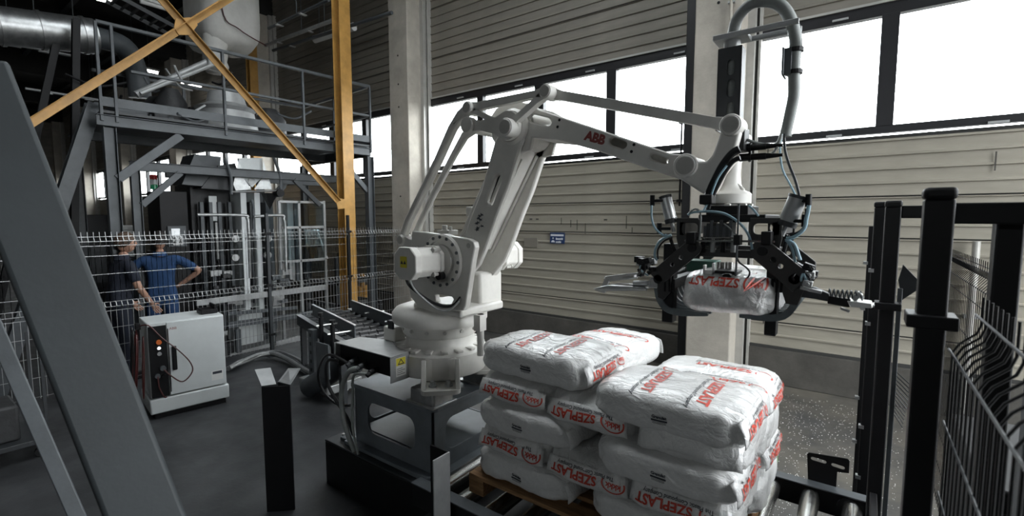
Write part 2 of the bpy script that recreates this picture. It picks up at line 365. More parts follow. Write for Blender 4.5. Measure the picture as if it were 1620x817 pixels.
# ---- windows
def window(n, x0, x1, muls):
    z0, z1 = 2.80, 4.12; f = MB(); y0, y1 = WY-.03, WY+.06
    f.box((x0, y0, z0+.02), (x1, y1, z0+.095)).box((x0, y0, z1-.13), (x1, y1, z1)).box((x0, y0, z0), (x0+.05, y1, z1)).box((x1-.05, y0, z0), (x1, y1, z1))
    w0 = f.build('window_%d' % n, 'frame', bevel=.004); tag(w0, kind='structure')
    edges = [x0+.05]
    for a, b in muls:
        MB().box((a, y0-.004, z0+.09), (b, y1, z1-.12)).build('mullion', 'frame', w0, bevel=.004); edges += [a, b]
    edges.append(x1-.05)
    for a, b in zip(edges[::2], edges[1::2]): MB().box((a, WY+.02, z0+.09), (b, WY+.026, z1-.12)).build('pane', 'glass', w0)
    for k in range(int((x1-x0)/1.2)):
        xx = x0+.8+k*1.25; MB().box((xx, y0-.018, z0+.02), (xx+.14, y0, z0+.04)).box((xx, y0-.018, z1-.10), (xx+.14, y0, z1-.08)).build('frame_clip', 'steel_light', w0)
    MB().box((x0, y0-.02, z1-.012), (x1, y0+.01, z1+.012)).build('drip_rail', 'trim', w0)
bx = lambda k: (COLX[k+1]+.25, COLX[k]-.25)
window(1, *bx(1), [(-5.363, -5.236), (-4.195, -4.031), (-2.992, -2.848)])
window(2, *bx(0), [(.029, .173), (1.35, 1.49), (2.5, 2.64)])
for k in range(2, 7):
    a, b = bx(k); window(k+1, a, b, [(a+1.13, a+1.26), (a+2.3, a+2.46), (a+3.5, a+3.64)])
# ---- concrete columns
for k in range(8):
    x = COLX[k]; c = MB().box((x-.25, 5.80, 0), (x+.25, WY+.05, ZC-.7)).build('column', 'concrete', bevel=.015)
    c.name = 'trim_%d' % (k+1); tag(c, kind='structure')
    if k in (1, 2):
        h = MB()
        for z in (4.85, 4.35, 2.35, 3.95): h.cyl((x+.0, 5.803, z), (x, 5.796, z), .016, n=12)
        h.build('anchor_hole', 'black', c)
    MB().box((x+.25, 6.10, 0), (x+.33, WY+.02, ZC-.7)).box((x+.36, 6.17, 0), (x+.385, WY+.02, ZC-.7)).build('edge_profile', 'trim', c)
    MB().box((x+.33, 6.19, 0), (x+.36, WY+.02, ZC-.7)).box((x-.29, 6.1, 0), (x-.25, WY+.02, ZC-.7)).build('edge_gap', 'joint', c)
pp = thing('conduit_pipe', 'thin vertical pipe clipped to the face of the column behind the gripper', 'pipe', (-1.33, 5.77, 2.9))
MB().cyl((-1.30, 5.765, 3.0), (-1.30, 5.765, 6.9), .017, n=10).build('pipe', 'concrete', pp, smooth=True)
for z in (3.4, 4.3, 5.2): MB().box((-1.335, 5.755, z), (-1.265, 5.80, z+.02)).build('clip', 'steel_light', pp)
# black channel left of the column
bp = thing('vertical_channel', 'black full-height steel channel on the wall left of the column behind the gripper', 'channel', (-1.765, 6.0, 0))
MB().box((-1.83, 5.95, 0), (-1.70, 6.1, 6.9)).build('channel', 'frame', bp, bevel=.006)
MB().cyl((-1.86, 5.97, 2.1), (-1.86, 5.97, 3.2), .012, n=8).build('cable_run', 'black', bp)
for z in (2.15, 3.1): MB().box((-1.89, 5.94, z), (-1.83, 6.0, z+.03)).build('cable_clip', 'black', bp)
# blue wall sign
sg = thing('wall_sign', 'small blue rectangular sign with white lettering on the beige wall behind the robot', 'sign', (-3.8, WY, 1.64))
a = at(870.5, 368, Y=WY-.02); b_ = at(893, 386, Y=WY-.02)
MB().box((a.x, WY-.025, b_.z), (b_.x, WY-.008, a.z)).build('board', 'bluesign', sg)
sw = b_.x-a.x
MB().box((a.x+.012, WY-.0275, a.z-.055), (b_.x-.012, WY-.026, a.z-.025)).build('white_band', 'whiteink', sg)
random.seed(5); tx = MB()
for zz, n in ((a.z-.098, 6), (a.z-.146, 5)):
    xx = a.x+.105
    for k in range(n): wd = random.uniform(.012, .020); tx.box((xx, WY-.0275, zz-.012), (xx+wd, WY-.026, zz+.012+random.choice((0, .006)))); xx += wd+.004
tx.build('printed_lines', 'whiteink', sg)
ic = MB().plate(circ(0, 0, .013, 12), [], (a.x+.055, WY-.026, a.z-.087), (1, 0, 0), (0, 0, 1), 0, .001)
ic.plate(circ(0, 0, .032, 12, 0, PI), [], (a.x+.055, WY-.026, a.z-.150), (1, 0, 0), (0, 0, 1), 0, .001); ic.build('pictogram', 'whiteink', sg)
# grey patch plate left of the sign
a = at(829, 376, Y=WY-.02); c_ = at(850, 392, Y=WY-.02)
tag(MB().box((a.x, WY-.02, c_.z), (c_.x, WY-.008, a.z)).build('wall_plate', 'panel_up', bevel=.003), 'small blank beige metal plate on the wall left of the blue sign', 'plate')
# pipe at far right on wall
a = at(1545, 382, Y=WY-.08); c_ = at(1532, 620, Y=WY-.08)
rp = thing('drain_pipe', 'pale grey vertical pipe against the wall seen between the black gate posts', 'pipe', (a.x, WY-.08, 0))
MB().cyl((a.x, WY-.09, .02), (a.x, WY-.09, a.z), .03, n=12).build('pipe', 'trim', rp, smooth=True)
for z in (.4, 1.0): MB().box((a.x-.05, WY-.10, z), (a.x+.05, WY-.01, z+.03)).build('pipe_clip', 'steel_light', rp)
# ================================================================ robot
RY = 2.30                                   # plane of the arm
A2 = V(-2.055, RY, 1.69); EL = V(-1.60, RY, 2.455)
BX, BY = -2.33, RY
rob = thing('palletizing_robot', 'white four-axis palletizing robot arm bolted on a grey steel pedestal, holding a bag', 'robot', (BX, BY, .78))
UX, UZ = (1, 0, 0), (0, 0, 1)
def px2(pts, Y): return [(at(x, y, Y=Y).x, at(x, y, Y=Y).z) for x, y in pts]
def YP(mb, outer, y0, y1, holes=()):
    """plate in the XZ plane between y0 (near the camera) and y1"""
    return mb.plate(outer, list(holes), (0, 0, 0), UX, UZ, -y1, -y0)
b = MB(); b.lathe((BX, BY, 0), UZ, [(.0, .93), (.31, .93), (.32, .945), (.32, 1.07), (.305, 1.085), (.28, 1.09), (.25, 1.10), (.235, 1.12), (.235, 1.17), (0, 1.17)], 48)
base = b.build('base', 'robot', rob, smooth=True)
for k in range(18):
    a = 2*PI*k/18; c, s = math.cos(a), math.sin(a)
    R = Matrix.Rotation(a, 3, 'Z'); MB().box((.245, -.022, 1.085), (.305, .022, 1.103), R, V(BX, BY, 0)).build('rib', 'robot', base, bevel=.005)
# four feet
for ang in (-45, 45, 135):
    R = Matrix.Rotation(math.radians(ang), 3, 'Z'); O = V(BX, BY, 0)
    f = MB(); f.plate(rrect(.22, -.12, .47, .12, .04), [], O, R @ V(1, 0, 0), R @ V(0, 1, 0), .885, .915)
    f.add([O+R @ V(x, y, z) for x, y, z in ((.26, -.118, .915), (.455, -.118, .915), (.36, -.118, 1.075), (.26, -.09, .915), (.455, -.09, .915), (.36, -.09, 1.075))], [(0, 1, 2), (5, 4, 3), (0, 3, 4, 1), (1, 4, 5, 2), (2, 5, 3, 0)])
    f.add([O+R @ V(x, y, z) for x, y, z in ((.26, .09, .915), (.455, .09, .915), (.36, .09, 1.075), (.26, .118, .915), (.455, .118, .915), (.36, .118, 1.075))], [(0, 1, 2), (5, 4, 3), (0, 3, 4, 1), (1, 4, 5, 2), (2, 5, 3, 0)])
    fo = f.build('foot', 'robot', rob, bevel=.006)
    MB().box((.27, -.10, .915), (.315, .10, 1.07), R, O).build('foot_web', 'robot', fo, bevel=.012)
    for y, x in ((-.05, .39), (.05, .39)):
        p = O+R @ V(x, y, .915); MB().cyl(p, p+V(0, 0, .012), .024, n=16).build('washer', 'steel_light', fo); MB().cyl(p+V(0, 0, .012), p+V(0, 0, .034), .016, n=6).build('bolt', 'steel_light', fo)
# swivel turret
t_ = MB(); t_.lathe((BX, BY, 0), UZ, [(0, 1.165), (.24, 1.165), (.255, 1.18), (.26, 1.235), (.315, 1.25), (.325, 1.27), (.325, 1.315), (.30, 1.345), (.22, 1.37), (0, 1.375)], 48)
tur = t_.build('turret', 'robot', rob, smooth=True)
tb = MB()
for k in range(14):
    a = 2*PI*(k+.5)/14; d = V(math.cos(a), math.sin(a), 0); p = V(BX, BY, 1.215)+d*.257; tb.cyl(p, p+d*.010, .012, n=8)
tb.build('bolt_ring', 'robotcap', tur)
x0 = BX-.26; MB().box((x0-.08, RY-.22, 1.10), (x0+.04, RY-.12, 1.20)).build('stop_block', 'robot', rob, bevel=.01)
MB().box((x0-.02, RY-.23, 1.19), (x0+.035, RY-.215, 1.245)).box((x0-.02, RY-.235, 1.235), (x0+.035, RY-.20, 1.25)).build('limit_switch', 'steel_dark', rob, bevel=.004)
# near side plate carrying axis two
P = px2([(652.6, 365.7), (669.7, 367.4), (741, 378), (750, 383), (752, 392), (748, 412), (737, 485), (733, 492), (663, 486), (650, 470), (646, 440)], 2.06)
hl = px2([(688, 467), (692, 466), (716, 470), (718, 474), (714, 482), (700, 482), (690, 478)], 2.06)
s1 = YP(MB(), P, 2.055, 2.10, [hl]).build('side_plate', 'robot', rob, bevel=.008)
q = at(741, 389, Y=2.05); YP(MB(), circ(q.x, q.z, .016, 12), 2.05, 2.056).build('drilled_hole', 'robotcap', s1)
# far side housing
P = px2([(728, 392), (776, 382), (790, 398), (788, 428), (783, 470), (742, 490), (722, 492)], 2.5)
YP(MB(), P, 2.46, 2.53).build('side_plate', 'robot', rob, bevel=.012)
MB().box((-2.36, 2.08, 1.345), (-1.93, 2.50, 1.40)).build('yoke_floor', 'robot', rob, bevel=.015)
P = px2([(742, 440), (776, 432), (776, 462), (745, 472)], 2.3)
MB().box((-2.06, 2.30, 1.37), (-1.965, 2.53, 1.60)).build('yoke_web', 'robot', rob, bevel=.02)
MB().box((-1.90, 2.16, 1.26), (-1.85, 2.22, 1.36)).cyl((-1.88, 2.2, 1.10), (-1.88, 2.2, 1.36), .022, n=12).build('hanging_post', 'robot', rob)
# big axis-two flanges
def flange(y0, y1, r, name='flange', par=rob, c=A2):
    f = MB(); d = -1 if y1 < y0 else 1
    f.lathe((c.x, y0, c.z), (0, d, 0), [(0, 0), (r, 0), (r, abs(y1-y0)-.008), (r-.008, abs(y1-y0)), (r*.78, abs(y1-y0)), (r*.76, abs(y1-y0)-.012), (r*.62, abs(y1-y0)-.012), (r*.58, abs(y1-y0)+.006), (0, abs(y1-y0)+.006)], 48)
    o = f.build(name, 'robot', par, smooth=True); bo = MB()
    for k in range(16):
        a = 2*PI*k/16; p = V(c.x+math.cos(a)*r*.89, y1, c.z+math.sin(a)*r*.89); bo.cyl(p, p+V(0, d*.006, 0), .010, n=10)
    bo.build('flange_bolts', 'steel', o); return o
flange(2.10, 2.035, .165)
flange(2.42, 2.48, .15)
# motors: octagonal boxes with a flange at the plate
def motor(cy, y0, y1, c, sticker):
    d = -1 if y1 < y0 else 1
    R8 = lambda r, sq: [(c.x+r*x, c.z+r*z) for x, z in ((-1, -sq), (-1, sq), (-sq, 1), (sq, 1), (1, sq), (1, -sq), (sq, -1), (-sq, -1))]
    mb = MB(); lo, hi = min(y0, y1)+.01, max(y0, y1)-.01; YP(mb, R8(.085, .55), lo, hi); m1 = mb.build('motor', 'robot', rob, bevel=.008)
    YP(MB(), R8(.094, .52), min(y1, y1-d*.05), max(y1, y1-d*.05)).build('end_bell', 'robot', m1, bevel=.006); YP(MB(), R8(.094, .52), min(y0, y0+d*.03), max(y0, y0+d*.03)).build('end_bell', 'robot', m1, bevel=.006)
    bo = MB()
    for x, z in ((-1, -1), (-1, 1), (1, -1), (1, 1)):
        p = V(c.x+x*.072, y0+d*.02, c.z+z*.072); bo.cyl(p, p+V(0, d*.05, 0), .011, n=8).cyl(p+V(0, d*.05, 0), p+V(0, d*.06, 0), .016, n=8)
    bo.build('tie_bolts', 'robotcap', m1); return m1
mo = motor(0, 2.03, 1.80, V(-2.105, 0, 1.690), 1)
YP(MB(), rrect(-2.14, 1.667, -2.085, 1.732, .004), 1.797, 1.7985).build('warning_sticker', 'labely', mo)
for cxx in (-2.125, -2.10): YP(MB(), [(cxx-.011, 1.688), (cxx+.011, 1.688), (cxx, 1.708)], 1.795, 1.7965).build('warning_triangle', 'ink', mo)
MB().cyl((-2.03, 2.03, 1.605), (-2.03, 1.99, 1.605), .024, n=14).build('sight_plug', 'black', mo, smooth=True)
m2 = motor(0, 2.53, 2.72, V(-2.02, 0, 1.69), 0)
MB().tube([(-2.13, 1.83, 1.61), (-2.13, 1.86, 1.55), (-2.07, 1.95, 1.46), (-2.00, 2.0, 1.425), (-1.93, 2.02, 1.44), (-1.915, 2.06, 1.48)], .009).build('motor_cable', 'blackgloss', rob, smooth=True)
MB().tube([(-2.115, 1.84, 1.60), (-2.10, 1.88, 1.52), (-2.03, 1.97, 1.415), (-1.96, 2.0, 1.405), (-1.90, 2.03, 1.46)], .006).build('motor_cable', 'steel_light', rob, smooth=True)
# ---- lower arm: hollow box beam with a slot in its near face
F = px2([(790, 212), (783, 224), (762, 300), (742, 352), (734, 378), (727, 400), (716, 418), (722, 436), (742, 438), (757, 420), (769, 392), (785, 345), (803, 298), (818, 250), (828, 222), (826, 205), (812, 192), (797, 196)], 2.155)
def slot(ax, ay, bx_, by_, r, Y):
    (x0, z0), (x1, z1) = px2([(ax, ay), (bx_, by_)], Y); return capsule((x0, z0), (x1, z1), r, r, 8)
YP(MB(), F, 2.15, 2.19, [slot(787, 284, 775, 318, .026, 2.15)]).build('lower_arm_cover', 'robot', rob, bevel=.010)
F2 = [(x, z) for x, z in F]
la = MB(); YP(la, F, 2.40, 2.44); low = la.build('lower_arm', 'robot', rob, bevel=.010)
dirv = (EL-A2).normalized(); nrm = V(dirv.z, 0, -dirv.x)      # towards +X side
def armbox(off0, off1, s0, s1, y0, y1):
    A = A2+dirv*s0; B = A2+dirv*s1
    vs = [V(p.x+nrm.x*o, y, p.z+nrm.z*o) for y in (y0, y1) for p, o in ((A, off0), (B, off0), (B, off1), (A, off1))]
    return MB().add(vs, [(0, 1, 2, 3), (7, 6, 5, 4), (0, 4, 5, 1), (1, 5, 6, 2), (2, 6, 7, 3), (3, 7, 4, 0)])
armbox(.035, .062, .10, .80, 2.185, 2.405).build('side_web', 'robot', low, bevel=.008)
armbox(-.062, -.035, .10, .80, 2.185, 2.405).build('side_web', 'robot', low, bevel=.008)
armbox(.06, .082, .08, .78, 2.385, 2.43).build('casting_rib', 'robot', low, bevel=.008)
armbox(.06, .072, .12, .74, 2.27, 2.285).build('casting_rib', 'robot', low, bevel=.004)
armbox(-.034, .034, .25, .70, 2.192, 2.36).build('slot_shade_block', 'steel_dark', low)  # dark block added inside the arm so the slot reads as shaded
q = A2+dirv*.30-nrm*.085; MB().box((q.x-.02, 2.20, q.z-.03), (q.x+.03, 2.26, q.z+.03)).build('arm_lug', 'robot', low, bevel=.006)
# flame-like black decal on the lower arm (torn film)
dec = MB(); random.seed(11)
for k in range(9):
    cx_, cy_ = 762-(k % 3)*3.5+random.uniform(-3, 3), 340+k*2.9+random.uniform(-1, 1)
    pts = [(cx_+random.uniform(3.0, 5.5)*math.cos(a)*(1 if i % 2 else .35), cy_+random.uniform(2, 3.6)*math.sin(a)*(1 if i % 2 else .4)) for i, a in enumerate([2*PI*j/10 for j in range(10)])]
    YP(dec, px2(pts[::-1], 2.148), 2.1485, 2.1495)
dec.build('black_decal', 'ink', rob)
# ---- upper arm: two slotted side plates with skins between
UA_top = [(776, 196), (777, 183), (785, 171), (800, 162), (819, 160), (838, 164), (853, 173), (1062, 243), (1090, 245), (1103, 262)]
UA_bot = [(1098, 279), (1080, 285), (1062, 280), (942, 238), (880, 221), (842, 218), (838, 238), (815, 245), (790, 238), (778, 220)]
YU = 2.17
hol = [slot(842, 187, 867, 193, .021, YU), slot(969, 223.5, 985, 229, .019, YU), slot(1032, 247.5, 1053, 255, .013, YU)]
near = px2(UA_top+UA_bot, YU)
up = YP(MB(), near, YU, YU+.03, hol).build('upper_arm', 'robot', rob, bevel=.007)
YP(MB(), near, 2.40, 2.43, hol).build('far_cheek', 'robot', up, bevel=.007)
tp, bt = px2(UA_top[6:9], YU), px2([(1062, 280), (942, 238), (880, 221), (842, 218)], YU)
def skin(line, t):
    mb = MB()
    for (xa, za), (xb, zb) in zip(line, line[1:]):
        mb.add([V(x, y, z+o) for y in (YU+.005, 2.425) for x, z, o in ((xa, za, 0), (xb, zb, 0), (xb, zb, t), (xa, za, t))], [(0, 1, 2, 3), (7, 6, 5, 4), (0, 4, 5, 1), (1, 5, 6, 2), (2, 6, 7, 3), (3, 7, 4, 0)])
    return mb
skin(tp, -.012).build('top_skin', 'robot', up); skin(bt, .012).build('bottom_skin', 'robot', up)
for x, y in ((885, 190), (882, 201), (1003, 229), (999, 240)):
    q = at(x, y, Y=YU); MB().cyl((q.x, YU-.001, q.z), (q.x, YU+.004, q.z), .0075, n=12).build('threaded_hole', 'black', up)
q0, q1 = at(925, 213.5, Y=YU), at(958, 222.5, Y=YU); u = (q1-q0).normalized(); put_text('lettering', 'ABB', .062, 'redlogo', (q0+q1)/2, u, V(-u.z, 0, u.x), up, bold=.0035)
# elbow hub
MB().lathe((EL.x, 2.13, EL.z), (0, 1, 0), [(0, 0), (.085, 0), (.10, .015), (.10, .06), (.115, .07), (.115, .30), (.10, .34), (0, .34)], 36).build('elbow_hub', 'robot', rob, smooth=True)
# ---- parallelogram links
def pin(px, py, Y, r, ln, par=rob, mat='robotcap', name='joint_cap'):
    q = at(px, py, Y=Y); o = MB().lathe((q.x, Y, q.z), (0, 1, 0), [(0, 0), (r*.80, 0), (r*.84, .003), (r*.92, .003), (r, .010), (r, ln), (0, ln)], 28).build(name, 'robot', par, smooth=True)
    MB().lathe((q.x, Y-.001, q.z), (0, 1, 0), [(0, 0), (r*.72, 0), (r*.76, .003), (0, .003)], 28).build('cap_disc', mat, o, smooth=True); return q
LY = 2.075
J1, J2, J3 = [at(x, y, Y=LY) for x, y in ((737.5, 170), (798, 201), (861, 144))]
WT = at(1155, 197, Y=2.10); RL = at(632.5, 380, Y=LY)
c2 = lambda v: (v.x, v.z)
tri = rob
for A, B, r0, r1, w0, w1, n in ((J1, J2, .036, .044, .026, .030, 'link_arm'), (J2, J3, .044, .036, .036, .036, 'link_arm'), (J1, J3, .036, .036, .044, .036, 'link_arm')):
    YP(MB(), link(c2(A), c2(B), r0, r1, w0, w1), LY+.012, LY+.055).build(n, 'robot', tri, bevel=.008)
pin(737.5, 170, LY-.01, .038, .09); pin(798, 201, LY-.03, .050, .12); pin(861, 144, LY-.005, .038, .08)
# slender top rod to the wrist
J3b = V(J3.x, 0, J3.z); rodm = MB().plate(link(c2(J3), c2(WT), .036, .040, .046, .046), [], (0, 0, 0), UX, UZ, -2.17, -2.13)
rodm.build('top_rod', 'robot', rob, bevel=.009)
pin(1155, 197, 2.075, .044, .11)
# left rods
def poly_rod(pts, w, y0, y1, name):
    L, R_ = [], []
    for i, p in enumerate(pts):
        a = pts[max(i-1, 0)]; c = pts[min(i+1, len(pts)-1)]; d = Vector((c[0]-a[0], c[1]-a[1])).normalized(); ww = w[i]/2
        L.append((p[0]-d.y*ww, p[1]+d.x*ww)); R_.append((p[0]+d.y*ww, p[1]-d.x*ww))
    return YP(MB(), L+R_[::-1], y0, y1).build(name, 'robot', rob, bevel=.010)
pr = px2([(737.5, 170), (724, 182), (711, 202), (688, 254), (653, 326), (641, 350), (635, 368), (632.5, 380)], LY)
poly_rod(pr, [.06, .055, .046, .042, .042, .042, .046, .05], LY+.005, LY+.055, 'push_rod')
pin(632.5, 380, LY-.01, .036, .08)
pr = px2([(748, 203), (733, 214), (716, 244), (683, 307), (662, 352), (654, 372), (650, 384)], 2.14)
poly_rod(pr, [.055, .05, .040, .038, .038, .042, .05], 2.14, 2.175, 'push_rod')
q = at(748, 200, Y=2.14); MB().lathe((q.x, 2.08, q.z), (0, 1, 0), [(0, 0), (.042, 0), (.048, .01), (.048, .05), (.04, .06), (.04, .30), (0, .30)], 28).build('rear_joint', 'robot', rob, smooth=True)
YP(MB(), link((q.x, q.z), (EL.x, EL.z), .045, .08, .05, .07), 2.10, 2.145).build('link_arm', 'robot', rob, bevel=.01)
# crank arm from axis two to the rods
cr = px2([(632.5, 380), (652, 362), (690, 362), (724, 376)], LY+.06)
YP(MB(), link((RL.x, RL.z), (A2.x, A2.z), .04, .09, .06, .12), 2.08, 2.13).build('crank', 'robot', rob, bevel=.01)
q = at(709, 364, Y=2.2); MB().box((q.x-.05, 2.15, q.z-.03), (q.x+.05, 2.24, q.z)).cyl((q.x-.02, 2.19, q.z), (q.x-.02, 2.19, q.z+.03), .018, n=10).cyl((q.x+.03, 2.19, q.z), (q.x+.03, 2.19, q.z+.022), .012, n=10).build('cable_gland', 'robotcap', rob, bevel=.004)
# ---- tilt housing (wrist)
H = [(1076, 243), (1090, 247), (1105, 256), (1117, 255), (1126, 246), (1134, 224), (1140, 206), (1141, 196), (1170, 200), (1171, 210), (1165, 232), (1153, 250), (1136, 272), (1122, 308), (1110, 306), (1066, 277), (1064, 262)]
tilt = YP(MB(), px2(H, 2.10), 2.10, 2.36).build('tilt_housing', 'robot', rob, bevel=.016, seg=3)
pin(1083, 262, 2.085, .052, .02)
FL = V(-.50, RY, 0)
MB().lathe(FL, UZ, [(0, 1.985), (.075, 1.985), (.075, 2.012), (.094, 2.015), (.094, 2.055), (.088, 2.062), (.062, 2.075), (.05, 2.10), (.045, 2.15), (.05, 2.22), (.045, 2.25), (0, 2.25)], 36).build('wrist_flange', 'robot', rob, smooth=True)
fb = MB()
for k in range(8):
    a = 2*PI*k/8+.2; fb.box((FL.x+math.cos(a)*.088-.012, RY+math.sin(a)*.088-.012, 1.975), (FL.x+math.cos(a)*.088+.012, RY+math.sin(a)*.088+.012, 2.013))
fb.build('flange_lugs', 'robot', rob, bevel=.003)
# ---- hose tower
T0, T1 = at(1139.5, 82, Y=2.30), at(1173, 187, Y=2.30); tx0, tx1 = T0.x, T1.x; tz1, tz0 = T0.z, T1.z-.05
sl = []
for px_, py_, hh in ((1156, 106, .030), (1156, 139, .034), (1155.5, 174, .030)):
    q = at(px_, py_, Y=2.26); sl.append(capsule((q.x, q.z-hh+.012), (q.x, q.z+hh-.012), .0155, .0155, 6))
tw = YP(MB(), [(tx0, tz0), (tx1, tz0), (tx1, tz1), (tx0, tz1)], 2.26, 2.266, sl).box((tx0, 2.26, tz0), (tx0+.006, 2.34, tz1)).box((tx1-.006, 2.26, tz0), (tx1, 2.34, tz1))
tw.build('hose_tower', 'steel_dark', rob, bevel=.002)
MB().box((tx0, 2.31, tz1-.02), (tx1, 2.318, tz1+.0)).build('tower_lid', 'steel', rob)
q0, q1 = at(1138, 70, Y=2.25), at(1262, 80, Y=2.25)
tm = (tx0+tx1)/2
brk = MB().bar((tx0-.02, 2.25, tz1+.045), (q1.x, 2.25, tz1+.045-.0), .012, .022).bar((tx0-.02, 2.35, tz1+.045), (q1.x, 2.35, tz1+.045), .012, .022).box((tx0-.02, 2.25, tz1+.034), (tx1+.02, 2.35, tz1+.052))
bk = brk.build('hose_bracket', 'steel_light', rob, bevel=.002)
MB().cyl((tm, 2.30, tz1-.04), (tm, 2.30, tz1+.035), .034, n=20).build('hose_socket', 'steel_light', bk, smooth=True)
e0, e1 = at(1240, 80, Y=2.30), at(1266, 118, Y=2.30)
MB().box((e0.x, 2.25, e1.z), (e0.x+.008, 2.35, e0.z)).box((e0.x, 2.27, e1.z), (e1.x-.03, 2.278, e0.z)).build('end_plate', 'steel', bk, bevel=.002)
hx = e1.x-.022
cl = MB()
for z in (e0.z-.008, e1.z+.012): cl.cyl((hx, 2.30, z-.008), (hx, 2.30, z+.008), .031, n=18)
cl.build('hose_clamp', 'black', bk)
hp = [V(tm, 2.30, tz0+.06), V(tm, 2.30, tz1), V(tm+.005, 2.30, tz1+.08)]+[at(x, y, Y=2.30) for x, y in ((1168, 27), (1186, 8), (1210, 2), (1235, 9), (1251, 32), (1259, 64))]+[V(hx, 2.30, e0.z-.01), V(hx, 2.30, e1.z)]+[at(x, y, Y=2.30) for x, y in ((1256, 150), (1249, 185), (1242, 216))]
MB().tube(hp, .0225, n=14, rib=26).build('corrugated_hose', 'hose', rob, smooth='all')
he = hp[-1]
# clear gaiter end and the lines that leave the hose
def line(name, pts, r, mat, par=rob, Y=None): return MB().tube([at(*p[:2], Y=(p[2] if len(p) > 2 else Y)) for p in pts], r, n=8).build(name, mat, par, smooth=True)
line('power_cable', [(1240, 212), (1242, 238), (1249, 262), (1258, 285), (1264, 308), (1263, 318)], .0055, 'blackgloss', Y=2.28)
line('air_line', [(1237, 212), (1234, 238), (1238, 268), (1250, 292), (1259, 310)], .004, 'bluehose', Y=2.26)
line('air_line', [(1236, 212), (1228, 228), (1205, 228), (1184, 222), (1172, 215)], .006, 'hose', Y=2.2)
line('air_line', [(1236, 214), (1229, 234), (1218, 246), (1209, 249)], .006, 'hose', Y=2.2)
for y0 in (235, 250):
    a = at(1170, y0, Y=2.2); mbc = MB().cyl(a, a+V(.035, 0, .001), .016, n=14).cyl(a+V(.035, 0, 0), a+V(.045, 0, 0), .020, n=14).cyl(a+V(.045, 0, 0), a+V(.10, 0, 0), .014, n=14).cyl(a+V(.10, 0, 0), a+V(.16, 0, 0), .012, .006, n=12)
    mbc.build('plug_connector', 'black', rob, smooth=True)
a = at(1170, 222, Y=2.2); MB().box((a.x-.03, 2.14, a.z-.05), (a.x+.03, 2.24, a.z+.045)).build('connector_box', 'black', rob, bevel=.004)
line('power_cable', [(1170, 236), (1158, 243), (1143, 262), (1131, 285), (1122, 305), (1117, 325)], .016, 'blackgloss', Y=2.07)
line('power_cable', [(1171, 250), (1160, 255), (1148, 270), (1136, 292), (1126, 312), (1120, 330)], .010, 'blackgloss', Y=2.06)
line('air_line', [(1150, 262), (1137, 280), (1129, 298), (1122, 318), (1112, 334)], .004, 'bluehose', Y=2.04)
a = at(1119, 316, Y=2.05); MB().box((a.x-.025, 2.02, a.z-.02), (a.x+.025, 2.09, a.z+.02)).build('cable_tie_block', 'black', rob, bevel=.005)
line('air_line', [(1158, 258), (1156, 270), (1162, 288), (1176, 302)], .010, 'robot', Y=2.28)

# ================================================================ gripper (bolted to the robot's wrist)
G0, G1, G2 = 2.10, 2.30, 2.52      # near frame plate, middle, far frame plate
def Q(x, y, Y=G0): return at(x, y, Y=Y)
def PP(pts, Y=G0): return px2(pts, Y)
def q2(x, y, Y=G0): v = Q(x, y, Y); return (v.x, v.z)
fr = MB(); a, b_ = Q(1117, 326, 2.2), Q(1183, 350, 2.2); fr.box((a.x, 2.20, b_.z), (b_.x, 2.44, a.z))
a, b_ = Q(1107, 340, 2.15), Q(1212, 352, 2.15); fr.box((a.x, 2.13, b_.z), (b_.x, G2, a.z))
grip = fr.build('gripper', 'black', rob, bevel=.004)
def GB(name, mb, mat='gripper', **k): return mb.build(name, mat, grip, **k)
for Y in (G0, G2):
    GB('frame_plate', YP(MB(), PP([(1070, 345), (1104, 345), (1108, 350), (1108, 378), (1100, 392), (1092, 404), (1075, 398), (1070, 378)]), Y, Y+.012, [rrect(*q2(1079, 371), *q2(1104, 353), .018)]), bevel=.002)
    GB('frame_plate', YP(MB(), PP([(1187, 345), (1237, 345), (1237, 378), (1231, 400), (1222, 404), (1205, 392), (1187, 380)]), Y, Y+.012, [rrect(*q2(1191, 371), *q2(1223, 354), .018)]), bevel=.002)
a, b_ = Q(1100, 394), Q(1216, 411); GB('cross_beam', MB().box((a.x, G0+.012, b_.z), (b_.x, G0+.05, a.z)), bevel=.003); GB('cross_beam', MB().box((a.x, G2-.05, b_.z), (b_.x, G2, a.z)), bevel=.003)
for xx in (1080, 1228): a = Q(xx, 352); b_ = Q(xx, 372); GB('tie_bar', MB().box((a.x-.012, G0, b_.z), (a.x+.012, G2, a.z)))
GB('guide_rod', MB().cyl(Q(1083, 381, 2.06), Q(1226, 382.5, 2.06), .0045, n=8), 'brass', smooth=True)
GB('guide_rod', MB().cyl(Q(1095, 376, 2.075), Q(1160, 377, 2.075), .0035, n=8), 'brass', smooth=True)
a, b_ = Q(1169, 323, 2.04), Q(1164, 437, 2.04); GB('upright_rod', MB().cyl(a, b_, .0042, n=8), 'steel', smooth=True)
a = Q(1167, 380, 2.05); GB('rod_clamp', MB().box((a.x-.012, 2.03, a.z-.02), (a.x+.012, 2.08, a.z+.02)), 'black', bevel=.002)
for xx in (1094, 1213): a = Q(xx, 378, 2.06); GB('rod_clamp', MB().box((a.x-.018, 2.04, a.z-.022), (a.x+.018, 2.1, a.z+.028)), 'black', bevel=.003)
